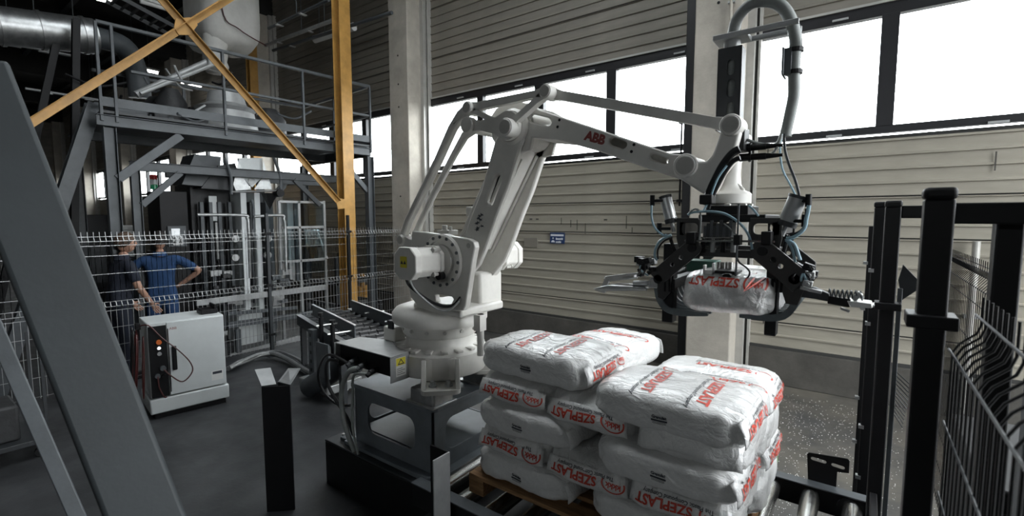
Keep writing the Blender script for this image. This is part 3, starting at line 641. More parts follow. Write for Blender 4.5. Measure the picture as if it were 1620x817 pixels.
# valve island
for k in range(9):
    a = Q(1113+k*5.0, 358, 2.12); GB('valve', MB().box((a.x, 2.12, a.z-.085), (a.x+.0125, 2.20, a.z+.012*(k % 3))).cyl((a.x+.006, 2.118, a.z-.04), (a.x+.006, 2.12, a.z-.04), .004, n=8), 'steel_dark' if k % 2 else 'steel', bevel=.001)
for k in range(4): a = Q(1112+k*16, 392, 2.10); GB('regulator', MB().cyl(a+V(0, 0, -.02), a+V(0, 0, .03), .010, n=10).cyl(a+V(0, 0, .03), a+V(0, 0, .04), .006, n=10), 'steel_light' if k % 2 else 'black', smooth=True)
# swing arms with holes and pivots
def armp(x0, y0, x1, y1, w, holes, Ys=(G0-.03, G2+.01)):
    for Y in Ys:
        c0, c1 = q2(x0, y0), q2(x1, y1); hs = [circ(*[c0[i]+(c1[i]-c0[i])*h for i in (0, 1)], .010, 8) for h in holes]
        dx, dz = c1[0]-c0[0], c1[1]-c0[1]; ll = math.hypot(dx, dz); ex, ez = dx/ll, dz/ll; sgx = 1 if dx > 0 else -1
        K_ = lambda s, h: (c0[0]+ex*s+ez*sgx*h, c0[1]+ez*s-ex*sgx*h); pl_ = circ(c0[0], c0[1], w, 8, math.atan2(dz, dx)+PI/2, math.atan2(dz, dx)+3*PI/2)
        pl_ += [(c1[0]-ez*w+ex*w*.3, c1[1]+ex*w+ez*w*.3)][::1] if False else []
        a_ = math.atan2(dz, dx); pl_ += [(c1[0]+ex*w*.9+math.cos(a_-PI/2)*w, c1[1]+ez*w*.9+math.sin(a_-PI/2)*w), (c1[0]+ex*w*.9+math.cos(a_+PI/2)*w*.4, c1[1]+ez*w*.9+math.sin(a_+PI/2)*w*.4), (c1[0]+ex*w*.3+math.cos(a_+PI/2)*w, c1[1]+ez*w*.3+math.sin(a_+PI/2)*w)]
        o = YP(MB(), pl_, Y, Y+.02, hs); GB('swing_arm', o, bevel=.003)
        e = MB(); e.cyl((c0[0], Y-.008, c0[1]), (c0[0], Y, c0[1]), .018, n=16); GB('pivot_cap', e, 'black', smooth=True)
armp(1098, 392, 1048, 434, .036, (.35, .62)); armp(1208, 397, 1256, 437, .044, (.35, .6))
for xx, yy in ((1044, 441), (1258, 441)):
    c = q2(xx, yy); GB('cross_shaft', MB().cyl((c[0], G0-.03, c[1]), (c[0], G2+.03, c[1]), .02, n=12), 'black', smooth=True)
# vertical leg plates at the fork roots
GB('leg_plate', YP(MB(), PP([(1040, 432), (1064, 432), (1062, 462), (1052, 474), (1043, 470)]), G0-.02, G0-.005), bevel=.002)
GB('leg_plate', YP(MB(), PP([(1236, 432), (1262, 436), (1274, 456), (1262, 482), (1244, 480), (1238, 460)]), G0-.02, G0-.005), bevel=.002)
# comb of curved fork fingers on each side
for k in range(8):
    Y = G0-.0+k*(G2-G0)/7
    for side in (0, 1):
        if side == 0: p = [(1041, 440), (1040, 455), (1044, 474), (1054, 488), (1070, 494), (1092, 496), (1120, 498)]
        else: p = [(1264, 441), (1263, 460), (1256, 483), (1243, 498), (1226, 503), (1200, 502), (1170, 500)]
        pts = spline([Vector((*q2(*a), 0)) for a in p], 4)
        L, R_ = [], []
        for i, c in enumerate(pts):
            d = (pts[min(i+1, len(pts)-1)]-pts[max(i-1, 0)]).normalized(); ww = .0135 if i < len(pts)-6 else .0135-.0015*(i-len(pts)+6)
            L.append((c.x-d.y*ww, c.y+d.x*ww)); R_.append((c.x+d.y*ww, c.y-d.x*ww))
        GB('fork_finger', YP(MB(), L+R_[::-1], Y-.009, Y+.009), 'finger', bevel=.002)
for y0, xs in ((444, (1040, 1066)), (444, (1238, 1264))):
    a, b_ = Q(xs[0], y0-4), Q(xs[1], y0+14); GB('fork_carrier', MB().box((a.x, G0, b_.z), (b_.x, G2, a.z)), 'steel_dark', bevel=.003)
a = Q(1071, 455, 2.1); b_ = Q(1058, 448, 2.1)
for xs in ((1052, 1072), (1222, 1240)):
    for k in range(3): a = Q(xs[0]+k*7, 449, 2.08); GB('stop_screw', MB().cyl(a+V(0, 0, -.035), a+V(0, 0, .02), .005, n=8), 'black')
# bag pusher carriage above the bag
GB('pusher_mast', MB().box((*q2(1131, 436, 2.16)[:1], 2.16, q2(0, 438, 2.16)[1]), (q2(1137, 0, 2.16)[0], 2.18, q2(0, 408, 2.16)[1])).box((q2(1145, 0, 2.16)[0], 2.16, q2(0, 438, 2.16)[1]), (q2(1149, 0, 2.16)[0], 2.18, q2(0, 408, 2.16)[1])).box((q2(1159, 0, 2.16)[0], 2.16, q2(0, 438, 2.16)[1]), (q2(1164, 0, 2.16)[0], 2.18, q2(0, 408, 2.16)[1])), 'black')
for x in (1140, 1154):
    a = Q(x, 415, 2.2); b_ = Q(x, 436, 2.2); GB('pusher_cylinder', MB().cyl(a, (a.x, 2.2, b_.z), .017, n=14), 'brass', smooth=True)
a, b_ = Q(1128, 428, 2.10), Q(1166, 440, 2.10); GB('pusher_foot', MB().box((a.x, 2.10, b_.z), (b_.x, 2.2, a.z)), 'black', bevel=.004)
a, b_ = Q(1112, 427, 2.08), Q(1129, 436, 2.08); GB('sensor_bracket', MB().box((a.x, 2.08, b_.z), (b_.x, 2.11, a.z)).box((a.x, 2.08, b_.z), (a.x+.008, 2.11, a.z+.02)).box((b_.x-.008, 2.08, b_.z), (b_.x, 2.11, a.z+.03)), 'alu', bevel=.002)
a, b_ = Q(1090, 411, 2.40), Q(1134, 428, 2.40); GB('pressure_pad', MB().box((a.x, 2.36, b_.z-.01), (b_.x, 2.48, a.z)), 'green', bevel=.004)
a, b_ = Q(1143, 433, 2.07), Q(1157, 442, 2.07); GB('photo_sensor', MB().box((a.x, 2.06, b_.z), (b_.x, 2.10, a.z)), 'black', bevel=.008)
GB('sensor_cable', MB().tube([Q(x, y, 2.06) for x, y in ((1166, 408), (1170, 416), (1181, 424), (1186, 432), (1180, 441), (1160, 442))], .0035), 'blackgloss', smooth=True)
# pneumatic cylinders
def cyl_(x0, y0, x1, y1, r, mat):
    a, b_ = Q(x0, y0, 2.12), Q(x1, y1, 2.12); d = (b_-a).normalized(); o = GB('air_cylinder', MB().cyl(a, b_, r, n=18).cyl(b_, b_+d*.05, .009, n=8), mat, smooth=True)
    MB().cyl(a-d*.012, a, r*1.08, n=18).cyl(b_-d*.01, b_+d*.01, r*1.08, n=18).build('cylinder_head', 'steel_dark', o, smooth=True); return a, b_
cyl_(1053, 314, 1062, 350, .026, 'galv'); cyl_(1262, 314, 1245, 354, .033, 'steel_light')
for pts, r in (([(1031, 312), (1033, 330), (1031, 345)], .008), ([(1282, 312), (1276, 325), (1280, 320)], .012)):
    pass
for (x, y) in ((1032, 318), (1279, 318), (1043, 362), (1273, 350)):
    a = Q(x, y, 2.1); GB('hose_elbow', MB().cyl(a-V(0, 0, .022), a+V(0, 0, .025), .011, n=10).cyl(a, a+V(.05 if x < 1100 else -.05, 0, 0), .007, n=8), 'black', smooth=True)
GB('cylinder_clevis', MB().box((Q(1060, 0)[0], 2.1, Q(0, 372)[2]), (Q(1078, 0)[0], 2.16, Q(0, 352)[2])), 'black', bevel=.004)
GB('cylinder_clevis', MB().box((Q(1232, 0)[0], 2.1, Q(0, 372)[2]), (Q(1252, 0)[0], 2.16, Q(0, 352)[2])), 'black', bevel=.004)
for pts, mt_, r in (([(1031, 325), (1031, 345), (1037, 362), (1050, 373), (1058, 374), (1052, 372)], 'bluehose', .005),
               ([(1062, 372), (1046, 380), (1038, 392), (1036, 405), (1040, 412)], 'bluehose', .006),
               ([(1064, 376), (1050, 382), (1041, 395), (1041, 410)], 'blackgloss', .004),
               ([(1280, 325), (1276, 345), (1272, 362), (1258, 374), (1244, 378)], 'bluehose', .007),
               ([(1275, 330), (1274, 350), (1268, 364), (1250, 373)], 'blackgloss', .004),
               ([(1243, 380), (1256, 386), (1262, 400), (1266, 412)], 'bluehose', .006),
               ([(1243, 378), (1252, 392), (1256, 405), (1258, 415)], 'bluehose', .005),
               ([(1088, 340), (1098, 336), (1122, 335), (1145, 338), (1166, 350), (1180, 365), (1187, 380), (1190, 395)], 'bluehose', .005),
               ([(1090, 337), (1100, 331), (1108, 338), (1108, 360), (1106, 380)], 'hose', .004),
               ([(1145, 354), (1155, 362), (1165, 372)], 'hose', .003), ([(1184, 325), (1192, 332), (1200, 342)], 'bluehose', .004)):
    GB('air_hose', MB().tube([Q(x, y, 2.07) for x, y in pts], r), mt_, smooth=True)
for xx in (1062, 1243): GB('spring_rod', MB().tube([Q(xx-(3 if xx < 1100 else -3), 372), Q(xx+(4 if xx < 1100 else -2), 394), Q(xx+(10 if xx < 1100 else -5), 402)], .008), 'black', smooth=True)
# pneumatic clusters beside the arms
random.seed(21)
for cx_, cy_ in ((1022, 420), (1272, 434)):
    for k in range(14):
        x, y = cx_+random.uniform(-11, 14), cy_+random.uniform(-12, 16); a = Q(x, y, 2.1+random.uniform(-.04, .12)); s = random.uniform(.008, .02)
        R = Matrix.Rotation(random.uniform(-.6, .6), 3, 'Y'); GB('pneumatic_fitting', MB().box((-s, -.02, -s*.7), (s, .02, s*.7), R, a).cyl(a-V(0, .025, 0), a+V(0, .02, 0), s*.5, n=8), ('black', 'steel_dark', 'steel_light', 'black')[k % 4], bevel=.002)
    for k in range(4):
        a = Q(cx_+random.uniform(-8, 8), cy_-8, 2.1); b_ = Q(cx_+random.uniform(-14, 14), cy_+16, 2.1); mid = (a+b_)/2+V(random.uniform(-.03, .03), -.04, .0)
        GB('air_hose', MB().tube([a, mid, b_], .004), ('bluehose', 'blackgloss')[k % 2], smooth=True)
# outrigger bars: left clamp frame, right spring stop
GB('clamp_frame', MB().bar(Q(1008, 437, 2.2), Q(960, 441, 2.25), .05, .012).bar(Q(963, 440, 2.2), Q(954, 456, 2.2), .02, .025).bar(Q(958, 442, 2.2), Q(1008, 436, 2.2), .012, .03), 'alu', bevel=.002)
GB('clamp_blade', YP(MB(), PP([(938, 457), (962, 452), (1020, 455), (1020, 459), (944, 461)], 2.08), 2.08, 2.20), 'galv', bevel=.002)
GB('clamp_blade', YP(MB(), PP([(940, 458), (1022, 458), (1022, 460.5), (958, 461), (957, 464), (949, 463)], 2.07), 2.07, 2.08), 'alu')
a, b_ = Q(1027, 440, 2.08), Q(1042, 457, 2.08); GB('clamp_block', MB().box((a.x, 2.08, b_.z), (b_.x, 2.2, a.z)), 'steel_light', bevel=.005)
GB('clamp_pin', MB().cyl(Q(1003, 450, 2.1), Q(1027, 450, 2.1), .017, n=12), 'galv', smooth=True)
GB('spring', MB().tube([Q(1311, 464, 2.1)+V(k*.0028, .016*math.cos(k*1.35), .016*math.sin(k*1.35)) for k in range(38)], .003, n=6, smooth=False), 'steel', smooth='all')
GB('stop_arm', YP(MB(), PP([(1262, 452), (1290, 456), (1312, 466), (1312, 478), (1290, 474), (1262, 470)], 2.1), 2.1, 2.14), 'steel_dark', bevel=.004)
GB('stop_arm', MB().bar(Q(1266, 455, 2.08), Q(1300, 463, 2.08), .02, .012), 'galv', bevel=.002)
GB('stop_block', MB().bar(Q(1310, 474, 2.1), Q(1345, 480, 2.1), .03, .03), 'black', bevel=.004)
GB('spring_cap', MB().bar(Q(1352, 466, 2.1), Q(1360, 472, 2.1), .03, .035), 'galv', bevel=.004)
GB('stop_pad', YP(MB(), PP([(1340, 475), (1380, 480), (1380, 487), (1345, 485)], 2.1), 2.08, 2.17), 'alu', bevel=.003)
GB('stop_pad', MB().bar(Q(1330, 488, 2.1), Q(1344, 493, 2.1), .02, .008), 'galv')
# ================================================================ pedestal and machine bed
bed = thing('machine_bed', 'low black steel platform on the floor under the robot pedestal', 'platform', (-2.5, 2.4, 0))
MB().box((-3.10, 1.87, 0), (-1.97, 2.95, .32)).build('bed_frame', 'black', bed, bevel=.006)
MB().box((-3.10, 1.87, .321), (-1.97, 2.95, .335)).build('bed_top', 'steel_dark', bed, bevel=.003)
MB().box((-3.0, 1.93, .336), (-2.80, 2.10, .36)).build('shim_plate', 'steel', bed, bevel=.004)
for x, y in ((-3.02, 1.98), (-2.05, 2.0), (-2.05, 2.8)): MB().cyl((x, y, .335), (x, y, .36), .018, n=6).build('anchor_bolt', 'galv', bed)
ped = thing('robot_pedestal', 'grey welded steel pedestal with rounded openings under the white robot base', 'pedestal', (-2.45, 2.35, .336))
px0, px1, py0, py1 = -2.88, -2.06, 1.95, 2.74
MB().plate([(px0, py0), (px1-.05, py0), (px1, py0+.05), (px1, py1), (px0, py1)], [], (0, 0, 0), (1, 0, 0), (0, 1, 0), .755, .785).build('top_plate', 'steel_mid', ped, bevel=.003)
MB().plate([(px0-.04, py0-.04), (px1-.03, py0-.04), (px1+.05, py0+.03), (px1+.05, py1+.05), (px0-.04, py1+.05)], [], (0, 0, 0), (1, 0, 0), (0, 1, 0), .337, .362).build('foot_plate', 'steel_mid', ped, bevel=.003)
for y, n in ((py0+.02, 'front'), (py1-.04, 'back')):
    MB().plate([(px0+.02, .362), (px1-.012, .362), (px1-.012, .755), (px0+.02, .755)], [rrect(px0+.16, .46, px1-.18, .68, .07)], (0, 0, 0), UX, UZ, -y-.014, -y).build('side_wall', 'steel_mid', ped, bevel=.002)
for x in (px1-.012, px0+.03):
    MB().plate([(py0+.02, .362), (py1-.02, .362), (py1-.02, .755), (py0+.02, .755)], [rrect(py0+.13, .47, py1-.12, .68, .07)], (0, 0, 0), (0, 1, 0), UZ, x-.014, x).build('side_wall', 'steel_mid', ped, bevel=.002)
MB().box((px0+.05, py0+.05, .45), (px1-.03, py1-.05, .46)).build('inner_shelf', 'steel_mid', ped)
for ang in (-45, 45, 135):
    a = math.radians(ang); c = V(BX+.345*math.cos(a), BY+.345*math.sin(a), 0); c.x = max(min(c.x, px1-.10), px0+.1)
    MB().box((c.x-.115, c.y-.09, .785), (c.x+.10, c.y+.09, .885)).build('spacer_block', 'galv', ped, bevel=.016)
    MB().box((c.x-.135, c.y-.11, .7855), (c.x+.115, c.y+.105, .797)).build('shim_plate', 'galv', ped, bevel=.003)
jb = thing('junction_box', 'light grey metal connection box with a yellow warning label beside the robot base', 'electrical box', (-2.7, 2.02, .785))
jx0, jx1, jy0, jy1, jz0, jz1 = -2.88, -2.30, 1.84, 1.99, .93, 1.10
MB().plate([(jx0, jy0), (jx1, jy0), (jx1, jy1), (jx1-.16, jy1+.03), (jx0+.25, jy1+.12), (jx0, jy1+.04)], [], (0, 0, 0), UX, (0, 1, 0), jz1-.008, jz1).build('cover', 'steel_light', jb, bevel=.003)
MB().box((jx1-.006, jy0, jz0), (jx1, jy1, jz1-.008)).build('end_panel', 'steel_light', jb, bevel=.002)
MB().box((jx0+.01, jy0+.03, jz0+.03), (jx1-.006, jy1, jz1-.009)).build('connector_panel', 'black', jb)
MB().box((jx0-.004, jy0-.01, jz0+.04), (jx0+.006, jy0+.06, jz1)).build('end_bracket', 'steel_light', jb)
MB().box((jx1, jy0+.04, jz0+.03), (jx1+.0015, jy0+.12, jz1-.02)).build('label', 'labelw', jb)
MB().box((jx1+.0016, jy0+.043, jz1-.070), (jx1+.0022, jy0+.117, jz1-.023)).build('label_panel', 'labely', jb)
MB().plate([(jy0+.053, jz1-.065), (jy0+.107, jz1-.065), (jy0+.080, jz1-.028)], [[(jy0+.063, jz1-.059), (jy0+.097, jz1-.059), (jy0+.080, jz1-.037)]], (jx1+.0024, 0, 0), (0, 1, 0), UZ, 0, .0006).build('warning_triangle', 'ink', jb)
bb = MB(); [bb.box((jx1+.0016, jy0+.048, jz0+.042+k*.012), (jx1+.0022, jy0+.112-(k % 2)*.02, jz0+.045+k*.012)) for k in range(4)]; bb.build('printed_lines', 'ink', jb)
for k, (x, z) in enumerate(((-2.58, 1.00), (-2.47, .985), (-2.68, 1.01), (-2.77, .995))):
    MB().cyl((x, jy0+.03, z), (x, jy0-.03, z-.012), .019, n=12).cyl((x, jy0-.02, z-.01), (x, jy0-.05, z-.025), .015, n=12).build('plug', ('steel_dark', 'black')[k % 2], jb, smooth=True)
MB().tube([(-2.58, 1.80, .985), (-2.66, 1.79, .95), (-2.77, 1.81, .82), (-2.81, 1.83, .65), (-2.76, 1.83, .50), (-2.71, 1.85, .37)], .017, n=10).build('conduit', 'hose', jb, smooth=True)
MB().tube([(-2.47, 1.80, .97), (-2.62, 1.80, .93), (-2.71, 1.85, .75), (-2.71, 1.84, .55), (-2.67, 1.85, .36)], .009).build('conduit', 'hose', jb, smooth=True)
MB().tube([(-2.68, 1.80, 1.0), (-2.90, 1.80, 1.02), (-3.08, 1.84, .90), (-3.14, 1.86, .78), (-3.10, 1.88, .68), (-2.98, 1.90, .62), (-2.88, 1.94, .62)], .010).build('power_cable', 'blackgloss', jb, smooth=True)
MB().tube([(-2.77, 1.80, .99), (-2.93, 1.81, .97), (-3.02, 1.85, .82), (-2.96, 1.86, .70), (-2.86, 1.90, .55), (-2.84, 1.93, .42)], .012).build('power_cable', 'blackgloss', jb, smooth=True)
# ================================================================ pallet conveyor
rc = thing('pallet_conveyor', 'dark roller conveyor with chrome rollers carrying the pallet of bags', 'conveyor', (-.9, 2.4, 0))
for y in (1.72, 3.02):
    MB().box((-1.98, y, .33), (.10, y+.05, .46)).build('side_rail', 'black', rc, bevel=.004)
    MB().box((-1.98, y-.012, .4605), (.10, y+.062, .468)).build('rail_cap', 'steel', rc, bevel=.002)
    for x in (-1.8, -.85, .0): MB().box((x, y, 0), (x+.06, y+.05, .33)).build('leg', 'black', rc)
r0 = MB().cyl((0, 1.775, .405), (0, 3.015, .405), .045, n=20).build('roller', 'brass', rc, smooth=True)
for k in range(11):
    o = r0 if k == 0 else r0.copy()
    if k: COL.objects.link(o)
    o.location.x = -1.88+k*.19
c0 = MB().cyl((0, 3.0, .405), (0, 3.016, .405), .05, n=16).build('roller_hub', 'black', rc)
MB().box((-1.98, 1.775, .20), (.10, 3.015, .22)).build('belly_pan', 'black', rc)
br = thing('slotted_bracket', 'upright black bracket plate with two slots fixed to the rear conveyor rail', 'bracket', (-.1, 3.08, .33))
a = at(1277, 715, Y=3.09); b_ = at(1344, 735, Y=3.09)
MB().plate([(a.x+.02, .34), (a.x+.145, .34), (a.x+.145, b_.z-.06), (b_.x, b_.z-.05), (b_.x, b_.z+.02), (b_.x-.01, b_.z+.03), (a.x+.01, a.z), (a.x, a.z-.012)], [capsule((a.x+.028, a.z-.030), (a.x+.085, a.z-.033), .009, .009, 4), capsule((a.x+.125, a.z-.036), (b_.x-.028, a.z-.040), .009, .009, 4)], (0, 3.09, 0), UX, UZ, 0, .006).build('plate', 'black', br, bevel=.002)
MB().cyl((a.x+.03, 3.083, .43), (a.x+.03, 3.09, .43), .012, n=6).cyl((a.x+.11, 3.083, .43), (a.x+.11, 3.09, .43), .012, n=6).build('bolt', 'galv', br)
# angle guard in front of the pallet
ag = thing('guard_angle', 'steel corner angle, lit leg coloured pale and shaded leg black, standing in front of the pallet by the robot bed', 'guard', (-1.67, 1.62, 0))
MB().plate([(-.115, 0), (0, 0), (0, .75), (-.115, .75)], [], (-1.668, 1.695, 0), (0, 1, 0), UZ, 0, .008).build('plate', 'steel_light', ag, bevel=.002)
MB().plate([(-.13, 0), (0, 0), (0, .75), (-.13, .75)], [], (-1.668, 1.695, 0), UX, UZ, 0, .008).build('plate', 'black', ag, bevel=.002)  # shade put into the colour: this leg black, the lit leg pale
# ================================================================ pallet
pal = thing('pallet', 'brown wooden pallet under the stacked bags on the roller conveyor', 'pallet', (-1.0, 2.38, .469))
PX0, PX1, PY0, PY1 = -1.66, -.36, 1.84, 2.94
for k in range(7): y = PY0+k*(PY1-PY0-.1)/6; MB().box((PX0, y, .553), (PX1, y+.10, .574)).build('deck_board', 'wood', pal, bevel=.002)
for x in (PX0, (PX0+PX1-.1)/2, PX1-.1):
    MB().box((x, PY0, .531), (x+.10, PY1, .5525)).build('stringer_board', 'wood', pal); MB().box((x, PY0, .469), (x+.10, PY1, .487)).build('bottom_board', 'wood', pal)
    for y in (PY0, (PY0+PY1-.12)/2, PY1-.12): MB().box((x, y, .4875), (x+.10, y+.12, .5305)).build('block', 'wood', pal, bevel=.002)
tag(MB().box((PX1-.03, PY1-.05, .575), (PX1+.03, PY1+.02, .66)).build('green_corner', nt('green_film', (.12, .26, .06), .5), bevel=.004), 'small green corner piece at the back right end of the pallet', 'corner piece')
# ================================================================ bags
def bagmat():
    m = nt('white_film_sack', (.73, .73, .72), .30, noise_s=55, noise_a=.10, coat=.6)
    t = m.node_tree; b = t.nodes['Principled BSDF']; tc = t.nodes.new('ShaderNodeTexCoord')
    mp = t.nodes.new('ShaderNodeMapping'); mp.inputs['Scale'].default_value = (7, 16, 10); n = t.nodes.new('ShaderNodeTexNoise'); n.inputs['Scale'].default_value = 1.6; n.inputs['Detail'].default_value = 5; n.inputs['Distortion'].default_value = 1.2
    n2 = t.nodes.new('ShaderNodeTexNoise'); n2.inputs['Scale'].default_value = 170; ad = t.nodes.new('ShaderNodeMath'); ad.operation = 'MULTIPLY_ADD'; ad.inputs[1].default_value = .10
    bp = t.nodes.new('ShaderNodeBump'); bp.inputs['Strength'].default_value = .75; bp.inputs['Distance'].default_value = .016
    t.links.new(tc.outputs['Object'], mp.inputs[0]); t.links.new(mp.outputs[0], n.inputs['Vector']); t.links.new(tc.outputs['Object'], n2.inputs['Vector'])
    t.links.new(n2.outputs['Fac'], ad.inputs[0]); t.links.new(n.outputs['Fac'], ad.inputs[2]); t.links.new(ad.outputs[0], bp.inputs['Height']); t.links.new(bp.outputs[0], b.inputs['Normal'])
    t.links.new(bp.outputs[0], b.inputs['Coat Normal']); b.inputs['Coat Roughness'].default_value = .12
    return m
M['bag'] = bagmat()
def bag_geo(L, W, H, seed, n=22):
    vs, idx, fs = [], {}, []
    def vid(p):
        k = tuple(round(c, 5) for c in p)
        if k not in idx: idx[k] = len(vs); vs.append(Vector(p))
        return idx[k]
    g = [-1+2*i/n for i in range(n+1)]; g = [math.copysign(abs(t)**.85, t) for t in g]
    for ax in range(3):
        for s in (-1, 1):
            for i in range(n):
                for j in range(n):
                    q = []
                    for a, b in ((i, j), (i+1, j), (i+1, j+1), (i, j+1)):
                        p = [0, 0, 0]; p[ax] = s; p[(ax+1) % 3] = g[a]; p[(ax+2) % 3] = g[b]; q.append(vid(p))
                    fs.append(tuple(q) if s > 0 else tuple(q[::-1]))
    sd = V(seed*3.1, seed*1.7, seed*.9); out = []
    for p in vs:
        k = 5.5; nr = (abs(p.x)**k+abs(p.y)**k+abs(p.z)**k)**(1/k); q = p/nr
        x, y, z = q.x, q.y, q.z
        ex, ey = max(0, (abs(x)-.72)/.28), max(0, (abs(y)-.72)/.28); c = min(1, ex*ey*1.8)
        z *= 1-.62*c; endf = ex*ex
        z *= 1-.22*endf
        y *= 1-.26*endf*max(0, 1-abs(z)*1.3)*(1 if abs(y) > .8 else .3)      # gusset tucked in at the ends
        y *= 1+.07*c
        z += .06*(1-x*x)*(1-y*y)
        X, Y, Z = x*L/2, y*W/2, z*H/2
        P = V(X, Y, Z); n1 = noise.noise(P*5+sd); n2 = noise.noise(V(X*6, Y*26, Z*16)+sd*2); n3 = noise.noise(V(X*24, Y*8, Z*14)-sd)
        dsp = n1*.013+n2*.009*(.3+ex)+n3*.006*(.4+ey)
        d = Vector((x/1.5, y/1.2, z*1.4)).normalized(); P += d*dsp
        out.append(P)
    return out, fs
BAGL, BAGW, BAGH = .60, .435, .158
def add_bag(loc, rz, seed, label, group, endprint=False, top=0, side=False, flap=True, flaptext=False, L=BAGL, W=BAGW, H=BAGH, flap2=False, toptext_x=(-.10, .13), tilt=0, name='plastic_sack'):
    vs, fs = bag_geo(L, W, H, seed)
    root = thing(name, label, 'sack', loc, rz, group); root.rotation_euler = (0, tilt, rz)
    me = bpy.data.meshes.new('sack_body'); me.from_pydata([tuple(v) for v in vs], [], fs); me.materials.append(M['bag']); me.polygons.foreach_set('use_smooth', [True]*len(fs))
    o = bpy.data.objects.new('sack_body', me); COL.objects.link(o); o.parent = root
    def local(mb, nm, mat):
        m2 = bpy.data.meshes.new(nm); m2.from_pydata([tuple(v) for v in mb.v], [], mb.f); m2.materials.append(M[mat]); m2.polygons.foreach_set('use_smooth', [True]*len(mb.f))
        q = bpy.data.objects.new(nm, m2); COL.objects.link(q); q.parent = root; return q
    bvh = BVHTree.FromPolygons(vs, fs)
    def onto(nm, txt, size, bold, O, R_, U, D, mat, cut=.018):
        tv, tf = text_mesh(txt, size, bold, cut); xs = [v.x for v in tv]; cx = (min(xs)+max(xs))/2; mb = MB(); pts = []; ok = []
        for v in tv:
            s = O+R_*(v.x-cx)+U*v.y; h = bvh.ray_cast(s, D)
            ok.append(h[0] is not None); pts.append(h[0]-D*.0022 if h[0] is not None else s)
        local(mb.add(pts, [f for f in tf if all(ok[i] for i in f)]), nm, mat)
    def logo(nm, O, R_, U, D, r, mat):
        """open ring with four small upright marks"""
        ring = MB(); n = 26; pts = []
        for i in range(n+1):
            a = math.radians(150)+math.radians(240)*i/n
            for rr_ in (r, r*.84):
                h = bvh.ray_cast(O+R_*rr_*math.cos(a)+U*rr_*math.sin(a), D); pts.append(h[0]-D*.0022 if h[0] is not None else O)
        ring.add(pts, [(2*i, 2*i+1, 2*i+3, 2*i+2) for i in range(n)]); local(ring, nm, mat)
    for k in range(top):
        x = toptext_x[k % len(toptext_x)]
        onto('printed_name', 'SZEPLAST', .066, .0022, V(x, -.035, .3), V(0, -1, 0), V(1, 0, 0), V(0, 0, -1), 'red')
        onto('printed_slogan', 'The Plastic Compound Company', .026, .0006, V(x-.035, -.035, .3), V(0, -1, 0), V(1, 0, 0), V(0, 0, -1), 'ink')
        logo('printed_ring', V(x+.022, .165, .3), V(0, -1, 0), V(1, 0, 0), V(0, 0, -1), .042, 'red')
    if side:
        onto('printed_note', 'Granulat', .017, .0009, V(.0, -.5, -.004), V(1, 0, 0), V(0, 0, 1), V(0, 1, 0), 'ink', .03)
        nb = MB()
        for dz, hw, hh in ((-.013, .033, .0040), (-.021, .028, .0010), (-.026, .028, .0010)):
            pts = [bvh.ray_cast(V(sx*hw, -.5, dz+sz*hh), V(0, 1, 0))[0] for sx, sz in ((-1, -1), (-.33, -1), (.33, -1), (1, -1), (1, 1), (.33, 1), (-.33, 1), (-1, 1))]
            nb.add([p+V(0, -.0022, 0) for p in pts], [(0, 1, 6, 7), (1, 2, 5, 6), (2, 3, 4, 5)])
        local(nb, 'printed_lines', 'ink')
    def mkflap(sgn, text):
        nu, nv = 18, 6; hw = W*.46; z0, ln = H*.34, .085
        S = noise.noise(V(seed, sgn, 0))*.5
        def F(u, v):      # u: -1..1 across, v: 0..1 down
            y = u*hw*(1+.03*v); b_ = abs(u)**4
            x = L/2*.955+.026*math.sin(min(1, v*1.3)*PI/2)-.018*b_+.005*math.sin(u*7+seed)*v
            z = z0-ln*v*(1+.10*math.sin(u*4+seed*2))-.012*b_+.004*math.sin(u*9+seed)*v
            return V(sgn*x, y*sgn, z)
        vv = [F(-1+2*i/nu, j/nv) for j in range(nv+1) for i in range(nu+1)]
        ff = [(j*(nu+1)+i, (j+1)*(nu+1)+i, (j+1)*(nu+1)+i+1, j*(nu+1)+i+1) for j in range(nv) for i in range(nu)]
        fo = local(MB().add(vv, ff), 'end_flap', 'bag'); sl_ = fo.modifiers.new('thickness', 'SOLIDIFY'); sl_.thickness = .003
        if text:
            def onflap(nm, txt, size, bold, cu, cv, mat):
                tv, tf = text_mesh(txt, size, bold, .02); xs = [v.x for v in tv]; cx = (min(xs)+max(xs))/2
                pts = [F(cu-(v.x-cx)/hw, cv+v.y/ln)+V(sgn*.0045, 0, .001) for v in tv]; local(MB().add(pts, [f[::-1] if False else f for f in tf]), nm, mat)
            onflap('printed_name', 'SZEPLAST', .054, .0016, -.27, .38, 'red'); onflap('printed_slogan', 'The Plastic Compound Company', .021, .0004, .0, .16, 'ink')
            onflap('printed_figures', 'kkkk', .034, .001, .70, .42, 'red')
            rg = MB(); n = 22; pts = []
            for i in range(n+1):
                a = math.radians(-200)+math.radians(220)*i/n
                for rr_ in (.052, .045): pts.append(F(.70-rr_*math.cos(a)/hw, .47-rr_*.75*math.sin(a)/ln)+V(sgn*.0045, 0, .001))
            rg.add(pts, [(2*i, 2*i+1, 2*i+3, 2*i+2) for i in range(n)]); local(rg, 'printed_ring', 'red')
    if endprint:
        onto('printed_name', 'SZEPLAST', .046, .0014, V(.5, -.045, .072), V(0, -1, 0), V(0, 0, -1), V(-1, 0, 0), 'red')
        onto('printed_figures', 'kkkk', .026, .001, V(.5, .112, .062), V(0, -1, 0), V(0, 0, -1), V(-1, 0, 0), 'red')
        logo('printed_ring', V(.5, .112, .056), V(0, -1, 0), V(0, 0, -1), V(-1, 0, 0), .042, 'red')
    if flap: mkflap(1, flaptext)
    if flap2: mkflap(-1, False)
    return root
LZ = [.650, .782, .920, 1.058, 1.198]
SB = 'sacks stacked on the pallet'
R90 = -PI/2
